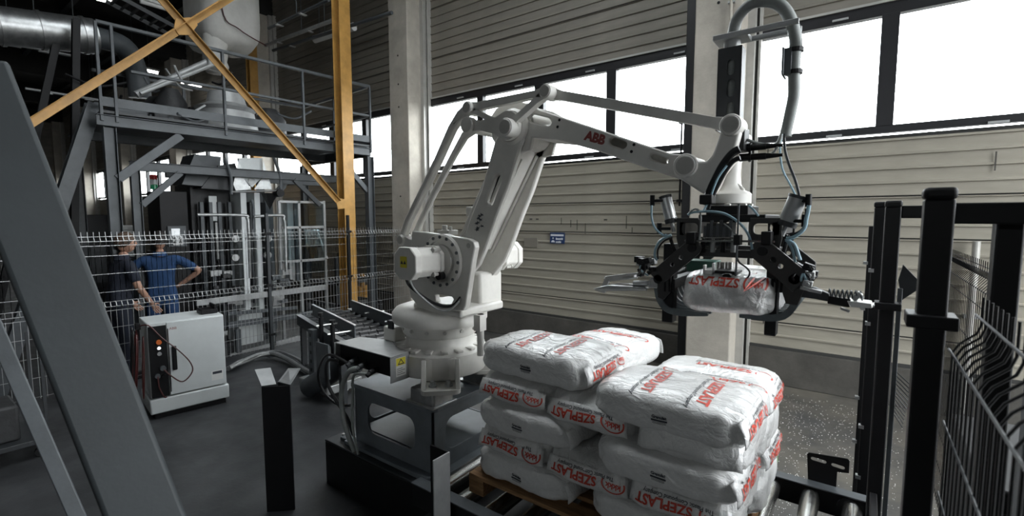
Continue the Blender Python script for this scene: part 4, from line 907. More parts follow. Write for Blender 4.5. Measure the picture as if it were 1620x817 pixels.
xl, xr = -1.345, -.645
# long bags of the front row in layers 1,3,5; ends facing the camera in layers 2,4
random.seed(31)
def j(a=.02): return random.uniform(-a, a)
add_bag((xl, 2.07, LZ[0]), j(), 1, 'sack lying lengthwise at the bottom left front corner of the stack, on the pallet', SB, side=True)
add_bag((xr-.02, 2.07, LZ[0]), j(), 2, 'sack at the bottom right front of the stack, mostly below the picture edge', SB, side=True)
for i, (x, tx) in enumerate(((-1.405, 'end-on sack with red lettering, second from the bottom at the left front'), (-.975, 'end-on sack with slogan lettering, second layer, under the dark gap in the middle'), (-.55, 'end-on sack with red lettering, second layer, right front above the lower edge'))):
    add_bag((x, 2.16, LZ[1]+(-.01 if i == 1 else 0)), R90+j(), 3+i, tx, SB, flaptext=True)
add_bag((xl+.01, 2.06, LZ[2]), j(), 7, 'lengthwise sack with small black print, third layer, left front', SB, side=True)
add_bag((xr+.02, 2.06, LZ[2]-.012), j(), 8, 'lengthwise sack with small black print, third layer, right front', SB, side=True, flaptext=True)
for i, (x, tx) in enumerate(((-1.41, 'end-on sack directly under the top left front sack, with partly covered red lettering'), (-.98, 'end-on sack with large red lettering and ring in the middle of the fourth layer'), (-.53, 'end-on sack directly under the large top right front sack'))):
    add_bag((x, 2.17, LZ[3]-(0, .012, .02)[i]), R90+j(), 10+i, tx, SB, flaptext=(i != 2), flap=True)
add_bag((-1.325, 2.11, LZ[4]+.012), .0, 14, 'top left front sack with red print on its top, highest sack of the left pile', SB, top=2, side=True, flaptext=True, L=.69, H=.175)
add_bag((-.635, 2.08, LZ[4]-.06), -.01, 15, 'large top right front sack with two red prints across its top', SB, top=2, side=True, flaptext=True, L=.65, H=.17)
# back rows
add_bag((-1.20, 2.60, LZ[4]-.035), R90-.10, 18, 'top layer sack at the back, showing between the two front top sacks', SB, top=2, flap2=True, flap=False)
add_bag((-.545, 2.62, LZ[4]-.135), R90+.04, 19, 'top layer sack at the back right corner with red print on its shoulder', SB, top=2, flap2=True, flap=False)
for li in (0, 2):
    for i, x in enumerate((-1.41, -.97, -.53)):
        lv = ('bottom', '', 'third')[li]; add_bag((x, 2.58, LZ[li]), R90+j(), 21+li*3+i, '%s layer sack at the %s of the back row, hidden behind the front sacks' % (lv, ('left', 'middle', 'right')[i]), SB, flap=False)
for li in (1, 3):
    for i, x in enumerate((xl, xr+.03)):
        lv = ('', 'second', '', 'fourth')[li]; add_bag((x, 2.68, LZ[li]), j(), 41+li*3+i, '%s layer sack lying lengthwise at the back %s of the stack' % (lv, ('left', 'right')[i]), SB, flaptext=bool(i), flap=bool(i))
# held bag
add_bag((-.445, 2.30, 1.636), R90, 60, 'white sack with red lettering clamped in the robot gripper above the stack', None, endprint=True, top=0, flap=False, W=.365, H=.168, L=.56, name='plastic_sack')
# ================================================================ infeed conveyor
ia = math.radians(-15); ID = V(math.cos(ia), math.sin(ia), 0); IS = V(-ID.y, ID.x, 0)
inf = thing('infeed_conveyor', 'dark roller infeed conveyor with steel side guides behind the robot base', 'conveyor', (-4.2, 3.15, 0))
def I(s, c, z): return V(-4.05, 3.07, 0)-ID*s+IS*c+V(0, 0, z)     # s back from the front end, c across
for c in (-.33, .33):
    MB().bar(I(-.15, c, .64), I(1.75, c, .64), .045, .13).build('side_rail', 'steel_dark', inf, bevel=.004)
    MB().bar(I(-.15, c, .708), I(1.75, c, .708), .06, .006).build('rail_cap', 'steel_light', inf)
for c, z0, s1 in ((-.22, .02, 1.5), (.28, .02, 1.5)):
    MB().bar(I(.02, c, .79), I(s1, c, .79), .012, .14).build('guide_plate', 'steel', inf, bevel=.002)
    MB().bar(I(.02, c, .863), I(s1, c, .863), .022, .008).build('guide_lip', 'alu', inf)
for k in range(9):
    p0, p1 = I(.05+k*.2, -.30, .68), I(.05+k*.2, .30, .68); o = MB().cyl(p0, p1, .028, n=14).build('roller', 'steel_dark', inf, smooth=True)
    rl = MB()
    for t in (.25, .42, .58, .75): c = p0.lerp(p1, t); dd = (p1-p0).normalized(); rl.cyl(c-dd*.045, c+dd*.045, .046, n=14)
    rl.build('roller_tyre', 'blackgloss', o, smooth=True)
for s in (.1, 1.55):
    for c in (-.33, .33):
        lg = MB().bar(I(s, c, 0), I(s, c, .60), .06, .08, up=tuple(ID)).build('leg', 'steel_dark', inf, bevel=.003)
        hb = MB()
        for k in range(6): hb.cyl(I(s, c, .12+k*.08)-IS*.034, I(s, c, .12+k*.08)-IS*.030, .010, n=8)
        hb.build('adjustment_holes', 'black', lg)
# slotted upright at the near side
q = at(470, 575, Z=.02); u0 = V(-4.95, 2.86, 0)
MB().box((u0.x-.05, u0.y-.01, 0), (u0.x+.05, u0.y+.05, .70)).build('slotted_upright', 'steel', inf, bevel=.003)
hb = MB(); [hb.box((u0.x-.015, u0.y-.012, .12+k*.1), (u0.x+.015, u0.y-.009, .16+k*.1)) for k in range(6)]; hb.build('slots', 'black', inf)
MB().box((-4.42, 2.60, .35), (-4.20, 2.615, .70)).cyl((-4.31, 2.598, .55), (-4.31, 2.60, .55), .03, n=12).build('drive_plate', 'steel', inf, bevel=.003)
for (s, c) in ((.55, -.40), (.1, -.42), (.3, .42), (.9, .42)):
    p = I(s, c, .52); MB().cyl(p, p+V(0, 0, .36), .024, n=12).build('guide_post', 'black', inf, smooth=True)
    MB().cyl(p+V(0, 0, .38), p+V(0, 0, .41), .030, n=12).cyl(p+V(0, 0, .36), p+V(0, 0, .38), .012, n=8).build('clamp_knob', 'black', inf, smooth=True)
    sgn = 1 if c < 0 else -1; MB().cyl(p+V(0, 0, .27)-IS*.05*sgn, p+V(0, 0, .27)+IS*.20*sgn, .009, n=8).build('guide_rod', 'alu', inf, smooth=True)
# curved dark chute / motor under it
MB().tube([(-4.75, 2.70, .12), (-4.55, 2.75, .25), (-4.35, 2.85, .40), (-4.2, 2.95, .45)], .11, n=16).build('drive_drum', 'steel_dark', inf, smooth=True)
MB().box((-5.05, 2.75, .06), (-4.5, 3.2, .16)).build('drip_tray', 'galv', inf, bevel=.01)
# foil-wrapped pipe bundle on the floor
random.seed(4); pb = thing('pipe_bundle', 'silver foil wrapped pipe bundle lying on the floor between cabinet and infeed conveyor', 'pipe', (-5.3, 2.7, 0))
for k in range(6):
    o = V(random.uniform(-.05, .05), random.uniform(-.05, .05), random.uniform(0, .05))
    pts = [at(x, y, Z=.05)+o*(1 if 0 < i < 8 else .3)+V(0, 0, random.uniform(-.01, .02)) for i, (x, y) in enumerate(((362, 584), (385, 575), (410, 566), (435, 563), (458, 570), (480, 583), (510, 598), (545, 618)))]
    MB().tube(pts, .030-.003*k, n=8).build('pipe', 'galv' if k < 4 else 'steel_dark', pb, smooth=True)
# ================================================================ controller cabinet
cu = V(.135, .991, 0); rzc = math.atan2(cu.y, cu.x)
cab = thing('controller_cabinet', 'light grey robot controller cabinet on a plinth beside the mesh fence', 'cabinet', (-5.42, 1.47, 0), rzc)
def C(name, mb, mat, par=None, **k):
    par = par or cab; o = mb.build(name, mat, None, **k); o.parent = par; return o
W_, D_ = .674, .48
C('cabinet_body', MB().box((.015, .02, .21), (W_-.015, D_, .945)), 'white', bevel=.008)
C('plinth', MB().box((0, 0, .055), (W_, D_+.02, .20)), 'white', bevel=.012)
C('plinth_foot', MB().box((.04, .03, 0), (W_-.03, D_-.02, .054)), 'black')
dr = C('door', MB().box((.165, .004, .215), (W_-.02, .0195, .935)), 'white', bevel=.004)
C('door_handle', MB().box((.195, -.018, .46), (.232, .003, .70)), 'black', dr, bevel=.008)
C('hinge', MB().cyl((.172, -.002, .25), (.172, -.002, .88), .004, n=8), 'black', dr)
pn = C('control_panel', MB().box((.02, .006, .215), (.160, .0195, .915)), 'black', bevel=.003)
for x, z, r, mt_, ln in ((.095, .76, .022, 'orange', .03), (.095, .70, .016, 'labelw', .012), (.095, .645, .018, 'steel_light', .02), (.115, .50, .024, 'steel', .035), (.07, .43, .022, 'steel', .03), (.12, .42, .018, 'black', .03)):
    C('knob', MB().cyl((x, .006, z), (x, .006-ln, z), r, n=16), mt_, pn, smooth=True)
o = C('indicator_lamp', MB().cyl((.095, -.006, .70), (.095, -.008, .70), .012, n=12), emis('lit_indicator', (.9, .95, 1), 3.0), pn)
C('rating_plate', MB().box((.52, .0025, .27), (.625, .0038, .37)), 'labelw'); C('rating_plate', MB().box((.53, .0015, .335), (.615, .0024, .362)), 'ink')
o = put_text('lettering', 'ABB', .034, 'redlogo', (.215, .0035, .875), (1, 0, 0), (0, 0, 1)); o.parent = cab
tag(o, None)
tbx = thing('terminal_box', 'small black box standing on the back right of the controller cabinet', 'box', (0, 0, 0)); pr_ = Matrix.Rotation(rzc, 3, 'Z')
tbx.location = V(-5.42, 1.47, .947)+pr_ @ V(.56, .25, 0); tbx.rotation_euler = (0, 0, rzc)
o = MB().box((-.07, -.1, 0), (.08, .1, .045)).build('box_body', 'black', None, bevel=.005); o.parent = tbx
o = MB().box((.05, -.1, .045), (.07, .1, .09)).build('connector_block', 'black', None, bevel=.004); o.parent = tbx
ca = thing('pendant_cable', 'coiled dark red cables hanging over the left side of the controller cabinet', 'cable', (-5.45, 1.36, .6))
random.seed(8)
def CL(x, y, z): return V(-5.42, 1.47, 0)+pr_ @ V(x, y, z)
for k in range(9):
    w = random.uniform(.04, .09); z0 = random.uniform(.50, .62); dx = random.uniform(-.11, -.03); dy = random.uniform(-.02, .2)
    pts = [CL(dx+w*.3*math.sin(a*1.0), dy+w*math.cos(a), z0+.30*math.sin(a)) for a in [2*PI*i/10 for i in range(11)]]
    MB().tube(pts, .0055, n=6).build('cable_loop', 'redcable' if k % 3 else 'blackgloss', ca, smooth=True)
MB().tube([CL(*p) for p in ((-.06, .05, .92), (.02, -.03, .94), (.12, -.04, .80), (.24, -.05, .66), (.33, -.06, .52), (.34, -.06, .42), (.26, -.05, .34), (.17, -.05, .42), (.12, -.03, .49))], .006, n=6).build('cable_loop', 'redcable', ca, smooth=True)
MB().tube([CL(*p) for p in ((.07, -.02, .43), (.075, -.03, .32), (.11, -.03, .22), (.13, -.02, .215))], .006, n=6).build('cable_loop', 'redcable', ca, smooth=True)
MB().box((-.02, -.03, -.02), (.02, .03, .04), pr_, CL(-.05, .05, .92)).build('cable_hook', 'black', ca, bevel=.005)
# ================================================================ mesh fence along the cell
FX = -6.65
def vfence(name, p0, p1, z0, z1, label, folds, wr=.0027, pitch=.05, hp=.2, single=False, group=None, mat='galv'):
    """welded wire panel between p0 and p1 with V folds at the given heights"""
    p0, p1 = Vector((*p0, 0)), Vector((*p1, 0)); d = (p1-p0).normalized(); nn = d.cross(V(0, 0, 1)); L = (p1-p0).length
    root = thing(name, label, 'fence', ((p0+p1)/2)[:2]+(z0,) if False else ((p0.x+p1.x)/2, (p0.y+p1.y)/2, z0), 0, group)
    def prof():
        pts = [(0, z0)]
        for f in folds: pts += [(0, f-.05), (.035, f), (0, f+.05)]
        return pts+[(0, z1)]
    pf = prof(); n = int(L/pitch); vm = MB()
    for k in range(n+1):
        q = p0+d*(L*k/n); mb = MB() if single else vm
        for (a, za), (b, zb) in zip(pf, pf[1:]): mb.cyl(q+nn*a+V(0, 0, za), q+nn*b+V(0, 0, zb), wr, n=4 if not single else 6, caps=False)
        if single: mb.build('wire', mat, root)
    hz = [z for z in [z0+.02+hp*i for i in range(int((z1-z0)/hp)+1)]]
    hs = [(0, z) for z in hz if all(abs(z-f) > .07 for f in folds)]
    for f in folds: hs += [(0, f-.05), (.035, f), (0, f+.05)]
    hm = MB()
    for a, z in hs:
        mb = MB() if single else hm
        mb.cyl(p0+nn*(a+wr*1.6)+V(0, 0, z), p1+nn*(a+wr*1.6)+V(0, 0, z), wr*1.25, n=4 if not single else 6, caps=False)
        if single: mb.build('wire', mat, root)
    if not single: tag(vm.build('upright_wires', mat, root), kind='stuff'); tag(hm.build('cross_wires', mat, root), kind='stuff')
    return root
FG = None
vfence('mesh_fence_panel', (FX, .55), (FX, 3.21), .12, 1.80, 'welded wire fence panel in front of the two workers', (1.70, .98))
vfence('mesh_fence_panel', (FX, 3.29), (FX, 4.50), .12, 1.80, 'narrow welded wire fence panel between the two black fence posts, before the bagging machine', (1.70, .98))
vfence('mesh_fence_panel', (FX, 4.57), (FX, 5.78), .12, 1.80, 'welded wire fence panel between yellow post and concrete column', (1.70, .98))
for y, tx, z in ((3.25, 'dark fence post left, in front of the bagging machine', 2.02), (4.535, 'dark fence post standing before the yellow steel post', 2.0), (.5, 'dark fence post behind the foreground beam, left end of the mesh', 2.0)):
    p = thing('fence_post', tx, 'post', (FX, y, 0)); MB().box((FX-.02, y-.02, 0), (FX+.02, y+.02, z)).build('post', 'steel_dark' if y != 4.535 else 'black', p, bevel=.003)
    MB().box((FX-.06, y-.06, 0), (FX+.06, y+.06, .008)).build('base_plate', 'steel_dark', p)
    for zz in (.3, 1.0, 1.72): MB().box((FX+.015, y-.045, zz), (FX+.035, y+.045, zz+.035)).build('mesh_clip', 'black', p, bevel=.003)
# ================================================================ yellow braced frame
yf = thing('yellow_frame_post', 'tall ochre yellow steel post with diagonal bracing behind the fence', 'post', (-6.86, 4.62, 0))
yx, yy = -6.86, 4.66
def YPx(x, y): return at(x, y, X=yx+.11)
MB().chan((yx, yy, 0), (yx, yy, 7.0), .20, .20, .012, up=(1, 0, 0)).build('post', 'yellow', yf, bevel=.002)
MB().box((yx-.15, yy-.15, 0), (yx+.15, yy+.15, .02)).build('base_plate', 'yellow', yf)
gc = YPx(292, 42); e1 = YPx(537, 322); e2 = YPx(40, 200)
def ybr(a, b_, nm='brace'): MB().bar(a, b_, .010, .085, up=(0, 0, 1)).bar(a+V(.03, 0, .04), b_+V(.03, 0, .04), .06, .008, up=(0, 0, 1)).build(nm, 'yellow', yf, bevel=.002)
ybr(gc, e1); ybr(gc, gc+(gc-e1)*.9); ybr(gc, e2+(e2-gc)*.55); ybr(gc, gc+(gc-e2)*1.0)
gp = [YPx(*p) for p in ((277, 30), (300, 28), (312, 40), (300, 56), (282, 56), (274, 44))]
MB().plate([(p.y, p.z) for p in gp], [], (yx+.12, 0, 0), (0, 1, 0), UZ, 0, .012).build('gusset_plate', 'yellow', yf, bevel=.002)
gp = [YPx(*p) for p in ((530, 313), (548, 316), (548, 330), (534, 331))]
MB().plate([(p.y, p.z) for p in gp], [], (yx+.11, 0, 0), (0, 1, 0), UZ, 0, .012).build('gusset_plate', 'yellow', yf)
yf2 = thing('yellow_frame_post', 'far orange-yellow steel post seen under the white filter hood', 'post', (-11.9, 5.25, 0))
a = at(398, 100, X=-11.4); MB().chan((-11.4, a.y, 0), (-11.4, a.y, 7), .18, .18, .012, up=(1, 0, 0)).build('post', 'orange' if False else 'yellow', yf2)
yf2.location = (-11.4, a.y, 0)
yf2.children[0].matrix_parent_inverse = Matrix.Translation((11.4, -a.y, 0))
# ================================================================ mezzanine with railings
MPn = (V(-7.0, 5.27, 0), V(3.59, -.25, 0).normalized())      # front plane, slightly turned
def MP(x, y, back=0): p = at(x, y, pl=MPn); return p-MPn[1]*back
mez = thing('mezzanine', 'grey steel mezzanine platform with handrails above the bagging machine', 'platform', (-7.1, 3.4, 0))
A = MP(150, 33); B = MP(584, 137); zt = (A.z+B.z)/2; A.z = B.z = zt
md = (B-A).normalized(); bk_ = -MPn[1]
def mp(s, z, back=0): return A+md*s+V(0, 0, z-zt)+bk_*back
ML = (B-A).length; zm = zt-.50; zf = zt-.98
def S(x, y): return (MP(x, y)-A).dot(md)
MB().bar(mp(0, zt), mp(ML, zt), .045, .045).build('handrail', 'steel', mez, bevel=.01)
MB().bar(mp(.3, zm), mp(ML, zm), .035, .035).build('mid_rail', 'steel', mez, bevel=.006)
for s in (0, .14, S(353, 120), S(479, 150), ML):
    MB().bar(mp(s, zf-.15), mp(s, zt), .05, .03, up=tuple(md)).build('rail_post', 'steel', mez, bevel=.004)
for back in (0, 1.5):
    MB().bar(mp(0, zf+.08, back), mp(ML, zf+.08, back), .012, .11).build('toe_board', 'steel', mez, bevel=.002)
    MB().chan(mp(-.05, zf-.14, back), mp(ML, zf-.14, back), .09, .13).build('floor_beam', 'steel', mez, bevel=.002)
MB().add([mp(0, zf-.05, 0), mp(ML, zf-.05, 0), mp(ML, zf-.05, 2.6), mp(0, zf-.05, 2.6), mp(0, zf-.02, 0), mp(ML, zf-.02, 0), mp(ML, zf-.02, 2.6), mp(0, zf-.02, 2.6)], [(3, 2, 1, 0), (4, 5, 6, 7), (0, 1, 5, 4), (1, 2, 6, 5), (2, 3, 7, 6), (3, 0, 4, 7)]).build('deck_grating', 'steel_dark', mez)
for z, w in ((zt, .045), (zm, .035)):
    MB().bar(mp(ML, z), mp(ML, z, 2.4), w, w).build('end_rail', 'steel', mez, bevel=.005)
    MB().bar(mp(.3, z, 2.4), mp(ML, z, 2.4), w, w).build('back_rail', 'steel', mez, bevel=.005)
for s in (1.5, 2.6, ML): MB().bar(mp(s, zf-.1, 2.4), mp(s, zt, 2.4), .04, .04, up=tuple(md)).build('rail_post', 'steel', mez)
MB().bar(mp(ML, zf-.1, 1.2), mp(ML, zt, 1.2), .04, .04, up=tuple(md)).build('rail_post', 'steel', mez)
MB().bar(mp(ML, zf+.06), mp(ML, zf+.06, 2.4), .012, .15).build('toe_board', 'steel', mez)
MB().chan(mp(ML-.04, zf-.14), mp(ML-.04, zf-.14, 2.4), .09, .16).build('floor_beam', 'steel', mez)
sl0, sr = S(172, 200), ML-.04
zlow = zf-.62
for s, back in ((sl0, 0), (sr, 0), (sl0, 2.4), (sr, 2.4)):
    MB().chan(mp(s, 0, back), mp(s, zf-.22, back), .12, .12, up=tuple(md)).build('leg', 'steel', mez, bevel=.002)
    MB().box((-.12, -.12, 0), (.12, .12, .015), None, mp(s, 0, back)).build('foot_plate', 'steel', mez)
s2 = S(226, 300)
MB().chan(mp(s2, 0, .35), mp(s2, zlow, .35), .10, .10, up=tuple(md)).build('leg', 'steel', mez, bevel=.002)
MB().chan(mp(s2-.05, zlow, .35), mp(ML-.3, zlow, .35), .09, .12).build('lower_beam', 'steel', mez, bevel=.002)
MB().bar(mp(sl0+.05, zf-.82), mp(sl0+.72, zf-.22), .06, .10).build('knee_brace', 'steel', mez, bevel=.004)
MB().bar(mp(sr-.05, zf-.82), mp(sr-.62, zf-.22), .06, .08).build('knee_brace', 'steel', mez, bevel=.004)
MB().bar(mp(s2+.05, zlow-.5, .35), mp(s2+.5, zlow-.05, .35), .05, .08).build('knee_brace', 'steel', mez, bevel=.004)
MB().bar(mp(ML-1.2, zlow-.05, .35), mp(ML-.78, zlow-.45, .35), .05, .07).build('knee_brace', 'steel', mez, bevel=.004)
for s, b_ in ((ML-1.35, 1.3), (ML-.9, 2.4)):
    MB().chan(mp(s, 0, b_), mp(s, zlow, b_), .1, .1, up=tuple(md)).build('leg', 'steel', mez)
    MB().bar(mp(s-.45, zlow-.02, b_), mp(s, zlow-.5, b_), .05, .08).bar(mp(s+.45, zlow-.02, b_), mp(s, zlow-.5, b_), .05, .08).build('knee_brace', 'steel', mez)
MB().bar(mp(.9, zlow, 1.3), mp(ML-.2, zlow, 1.3), .09, .12).build('lower_beam', 'steel', mez)
# leaning steel struts at the left
for (x0, y0, x1, y1, X, nm, lb) in ((148, 165, 100, 310, -7.6, 'leaning_strut', 'dark leaning steel strut left of the mezzanine leg'), (120, 30, 118, 330, -8.6, 'dark_stanchion', 'dark vertical steel stanchion behind the leaning strut'), (95, 40, 60, 200, -9, 'dark_stanchion', 'slanting dark steel member left of the mezzanine, below the duct'),):
    a, b_ = at(x0, y0, X=X), at(x1, y1, X=X); d = (b_-a); b_ = a+d*((a.z-0)/(a.z-b_.z))
    tag(MB().chan(a, b_, .14 if X > -8 else .08, .16 if X > -8 else .09, up=(1, 0, 0)).build(nm, 'black' if X < -8 else 'steel', bevel=.002), lb, 'beam')
# ================================================================ things standing on the mezzanine
hd = thing('filter_hood', 'large white cloth filter hood hanging under the roof over the mezzanine', 'filter', (-9, 4.0, 4.9))
P_ = lambda x, y, X=-9.0: at(x, y, X=X)
c0, c1 = P_(330, 60), P_(420, 75); cy_ = (c0.y+c1.y)/2; cz = 5.05; hw = (c1.y-c0.y)/2
hb_ = MB(); nu = 24
rings = [(0, cz+2.3, 1.0), (0, cz+.35, 1.0), (0, cz+.12, .97), (0, cz-.02, .80), (0, cz-.08, .4), (0, cz-.08, .02)]
for i, (_, z, sc) in enumerate(rings):
    for k in range(nu):
        a = 2*PI*k/nu; ca_, sa_ = math.cos(a), math.sin(a); r = 1/((abs(ca_)**6+abs(sa_)**6)**(1/6)); hb_.v.append(V(-9.6+ca_*r*.6*sc, cy_+sa_*r*hw*sc, z+.03*math.sin(3*a)))
hb_.f = [(i*nu+k, (i+1)*nu+k, (i+1)*nu+(k+1) % nu, i*nu+(k+1) % nu) for i in range(5) for k in range(nu)]
hb_.build('cloth_hood', 'canvas', hd, smooth='all')
sm = MB(); sm.tube([(-9.6+.61*1.02, cy_-hw*.6, cz+2.3), (-8.97, cy_-hw*.55, cz+.5), (-8.96, cy_, cz+.2), (-8.97, cy_+hw, cz+.05)], .010, n=6).build('seam', 'redcable', hd, smooth=True)
ng = P_(358, 85, -9.0)
MB().lathe((-9.3, ng.y-.05, cz-.55), UZ, [(0, 0), (.16, 0), (.20, .12), (.17, .2), (.19, .3), (.17, .4), (.20, .5), (.18, .62)], 20).build('hood_neck', 'canvas', hd, smooth='all')
# hopper on the deck
q = mp(S(400, 170), zf, 1.0)
hp_ = thing('feed_hopper', 'weathered grey round hopper standing on the mezzanine deck', 'hopper', q)
MB().lathe(q, UZ, [(.0, 0), (.40, 0), (.44, .05), (.40, .35), (.44, .40), (.28, .48), (.24, .65), (0, .65)], 28).build('hopper_body', 'steel_light', hp_, smooth=True)
q2_ = mp(S(345, 150), zf, 1.2)
sc_ = thing('screw_feeder', 'sloping tubular screw feeder rising left above the mezzanine deck', 'feeder', q2_)
MB().cyl(P_(335, 95, -8.4), P_(215, 150, -8.4), .05, n=12).cyl(P_(338, 102, -8.3), P_(222, 148, -8.3), .028, n=12).build('feeder_tube', 'steel_light', sc_, smooth=True)
MB().box((-.12, -.12, -.1), (.12, .12, .14), None, P_(338, 98, -8.4)).build('gear_motor', 'steel_light', sc_, bevel=.02)
random.seed(13); mm = thing('deck_machinery', 'dark cluttered feeding machinery on the mezzanine deck behind the railing', 'machine', mp(1.6, zf, 1.2))
for k in range(16):
    s = random.uniform(.4, ML-1.1); bk2 = random.uniform(.7, 2.0); h = random.uniform(.15, .75); w = random.uniform(.08, .28); c = mp(s, zf-.02, bk2)
    mt_ = ('dirt', 'steel_dark', 'black', 'dirt', 'steel')[k % 5]
    if k % 3: MB().box((-w, -w*.7, 0), (w, w*.7, h), None, c).build('housing', mt_, mm, bevel=.01)
    else: MB().lathe(c, UZ, [(0, 0), (w, 0), (w, h*.7), (w*.5, h), (0, h)], 16).build('drum', mt_, mm, smooth=True)
for k in range(10):
    a = mp(random.uniform(.3, ML-.5), zf+random.uniform(.1, .9), random.uniform(.3, 2)); b_ = a+V(random.uniform(-.3, .3), random.uniform(-.7, .7), random.uniform(-.3, .3)); MB().tube([a, (a+b_)/2+V(0, 0, -.1), b_], .015).build('pipe', ('steel', 'steel_light', 'black')[k % 3], mm, smooth=True)
# ================================================================ bagging machine under the mezzanine
bm_ = thing('bagging_machine', 'tall bagging machine with white spout column and cloth-sided hopper behind the fence', 'machine', (-8.0, 3.7, 0))
T = lambda x, y, X=-7.8: at(x, y, X=X)
def tbox(nm, x0, y0, x1, y1, mat, X=-7.8, dep=.4, bev=.006, par=None):
    a, b_ = T(x0, y0, X), T(x1, y1, X); zz = (a.z, b_.z); return MB().box((X-dep, a.y, min(zz)), (X, b_.y, max(zz))).build(nm, mat, par or bm_, bevel=bev)
# spout: white front panel ending in a V, flanked by steel wings
X = -7.6
sp_ = [(T(*p, X).y, T(*p, X).z) for p in ((377, 250), (415, 250), (415, 280), (399, 297), (383, 280))]
MB().plate(sp_, [], (X, 0, 0), (0, 1, 0), UZ, -.05, 0).build('spout_panel', 'white', bm_, bevel=.003)
q = T(398, 287, X); MB().cyl((X, q.y, q.z), (X+.01, q.y, q.z), .055, n=20).build('spout_cap', 'steel_light', bm_, smooth=True)
for sgn, pts in ((-1, ((377, 252), (383, 280), (397, 300), (372, 302), (368, 292))), (1, ((415, 252), (415, 280), (401, 300), (430, 300), (424, 282)))):
    MB().plate([(T(*p, X+.02).y, T(*p, X+.02).z) for p in pts][::sgn*-1 if sgn < 0 else 1], [], (X+.03, 0, 0), (0, 1, 0), UZ, 0, .01).build('spout_wing', 'galv', bm_, bevel=.002)
def cone(nm, pts_top, pts_bot, mat):
    v = [Vector(p) for p in pts_top+pts_bot]; n = len(pts_top); MB().add(v, [(i, (i+1) % n, n+(i+1) % n, n+i) for i in range(n)]+[tuple(range(n)), tuple(range(2*n-1, n-1, -1))]).build(nm, mat, bm_)
a, b_ = T(308, 244, -7.85), T(350, 246, -7.85); c_, d_ = T(288, 292, -7.85), T(330, 288, -7.85)
zt_ = a.z
cone('hopper_bag', [(-7.85, a.y, zt_), (-7.85, b_.y, zt_), (-8.3, b_.y, zt_), (-8.3, a.y, zt_)], [(-7.85, c_.y, c_.z), (-7.80, d_.y+.1, c_.z-.02), (-8.2, d_.y+.1, c_.z), (-8.2, c_.y, c_.z)], 'steel')
a, b_ = T(346, 262, -7.8), T(372, 258, -7.8); c_ = T(318, 298, -7.8)
cone('hopper_bag', [(-7.8, a.y, a.z), (-7.8, b_.y, b_.z), (-8.1, b_.y, b_.z), (-8.1, a.y, a.z)], [(-7.8, c_.y, c_.z), (-7.75, b_.y+.1, c_.z-.02), (-8.1, b_.y+.1, c_.z), (-8.1, c_.y, c_.z)], 'steel_dark')
# curved clamp hoops
for x0 in (355, 433):
    MB().tube([T(x0, 250, -7.45), T(x0+7, 268, -7.45), T(x0+11, 285, -7.45), T(x0+11, 308, -7.45)], .022, n=8).build('clamp_hoop', 'steel', bm_, smooth=True)
MB().cyl(T(366, 304, -7.44), T(438, 302, -7.44), .014, n=8).build('clamp_bar', 'galv', bm_, smooth=True)
MB().lathe(T(438, 306, -7.5), (1, 0, 0), [(0, 0), (.06, 0), (.06, .12), (0, .12)], 16).build('actuator', 'black', bm_, smooth=True)
MB().lathe(T(426, 306, -7.6), (0, 0, -1), [(0, 0), (.12, 0), (.10, .05), (0, .26)], 4).build('clamp_jaw', 'black', bm_)
tbox('spout_column', 380, 305, 398, 490, 'white', -7.7, .35); tbox('spout_column', 402, 305, 419, 490, 'white', -7.7, .35)
tbox('column_gap', 398, 320, 402, 480, 'steel_dark', -7.75, .3); tbox('bag_chute', 377, 500, 418, 556, 'white', -7.6, .4)
tbox('side_frame', 300, 292, 380, 520, 'dirt', -8.1, .6); tbox('side_frame', 420, 320, 440, 520, 'steel', -8.0, .4)
for x in (322, 336, 350, 366): tbox('frame_upright', x, 320, x+5, 520, 'steel', -7.9, .06, .003)
tbox('inner_panel', 330, 310, 345, 350, 'white', -7.95, .02); tbox('inner_panel', 340, 352, 352, 410, 'galv', -7.95, .02)
for pts in (((312, 340), (385, 341), (391, 346), (393, 358), (396, 440)), ((402, 343), (445, 341), (449, 348), (451, 360), (453, 430))):
    MB().tube([T(*p, -7.35) for p in pts], .022, n=10).build('tube_handle', 'galv', bm_, smooth=True)
MB().tube([T(*p, -7.5) for p in ((398, 316), (401, 330), (401, 380))], .02, n=8).build('tube_handle', 'steel', bm_, smooth=True)
for x, y in ((373, 378), (373, 408), (425, 378), (425, 404)):
    c = T(x, y, -7.3); MB().cyl(c-V(.06, 0, 0), c, .05, n=16).cyl(c, c+V(.01, 0, 0), .025, n=12).build('adjuster_wheel', 'galv', bm_, smooth=True)
for k in range(30):
    random.seed(100+k); x, y = random.choice(((360, 385), (430, 460), (330, 380), (400, 440))); xx = random.uniform(x, y); yy_ = random.uniform(425, 492); c = T(xx, yy_, -7.4+random.uniform(-.25, .1)); s = random.uniform(.02, .07)
    MB().box((-s, -s*1.3, -s*.7), (s, s*1.3, s*.7), None, c).build('linkage', ('steel_light', 'black', 'steel', 'galv', 'dirt')[k % 5], bm_, bevel=.004)
MB().bar(T(310, 480, -7.4), T(515, 455, -7.4), .05, .08).build('carriage_beam', 'steel_light', bm_, bevel=.004)
MB().bar(T(360, 497, -7.3), T(470, 487, -7.3), .04, .05).build('carriage_beam', 'steel', bm_, bevel=.004)
for (x0, y0, x1, y1, m_) in ((365, 565, 475, 535, 'steel_light'), (365, 600, 450, 580, 'steel_light'), (360, 515, 540, 490, 'steel')):
    a, b_ = T(x0, y0, -7.2), T(x1, y1, -7.2); MB().bar(a, b_, .06, .08).build('floor_rail', m_, bm_, bevel=.004)
for y in (3.0, 3.5, 4.0, 4.6): MB().box((-7.25, y, 0), (-7.17, y+.07, .35)).build('rail_leg', 'steel', bm_)
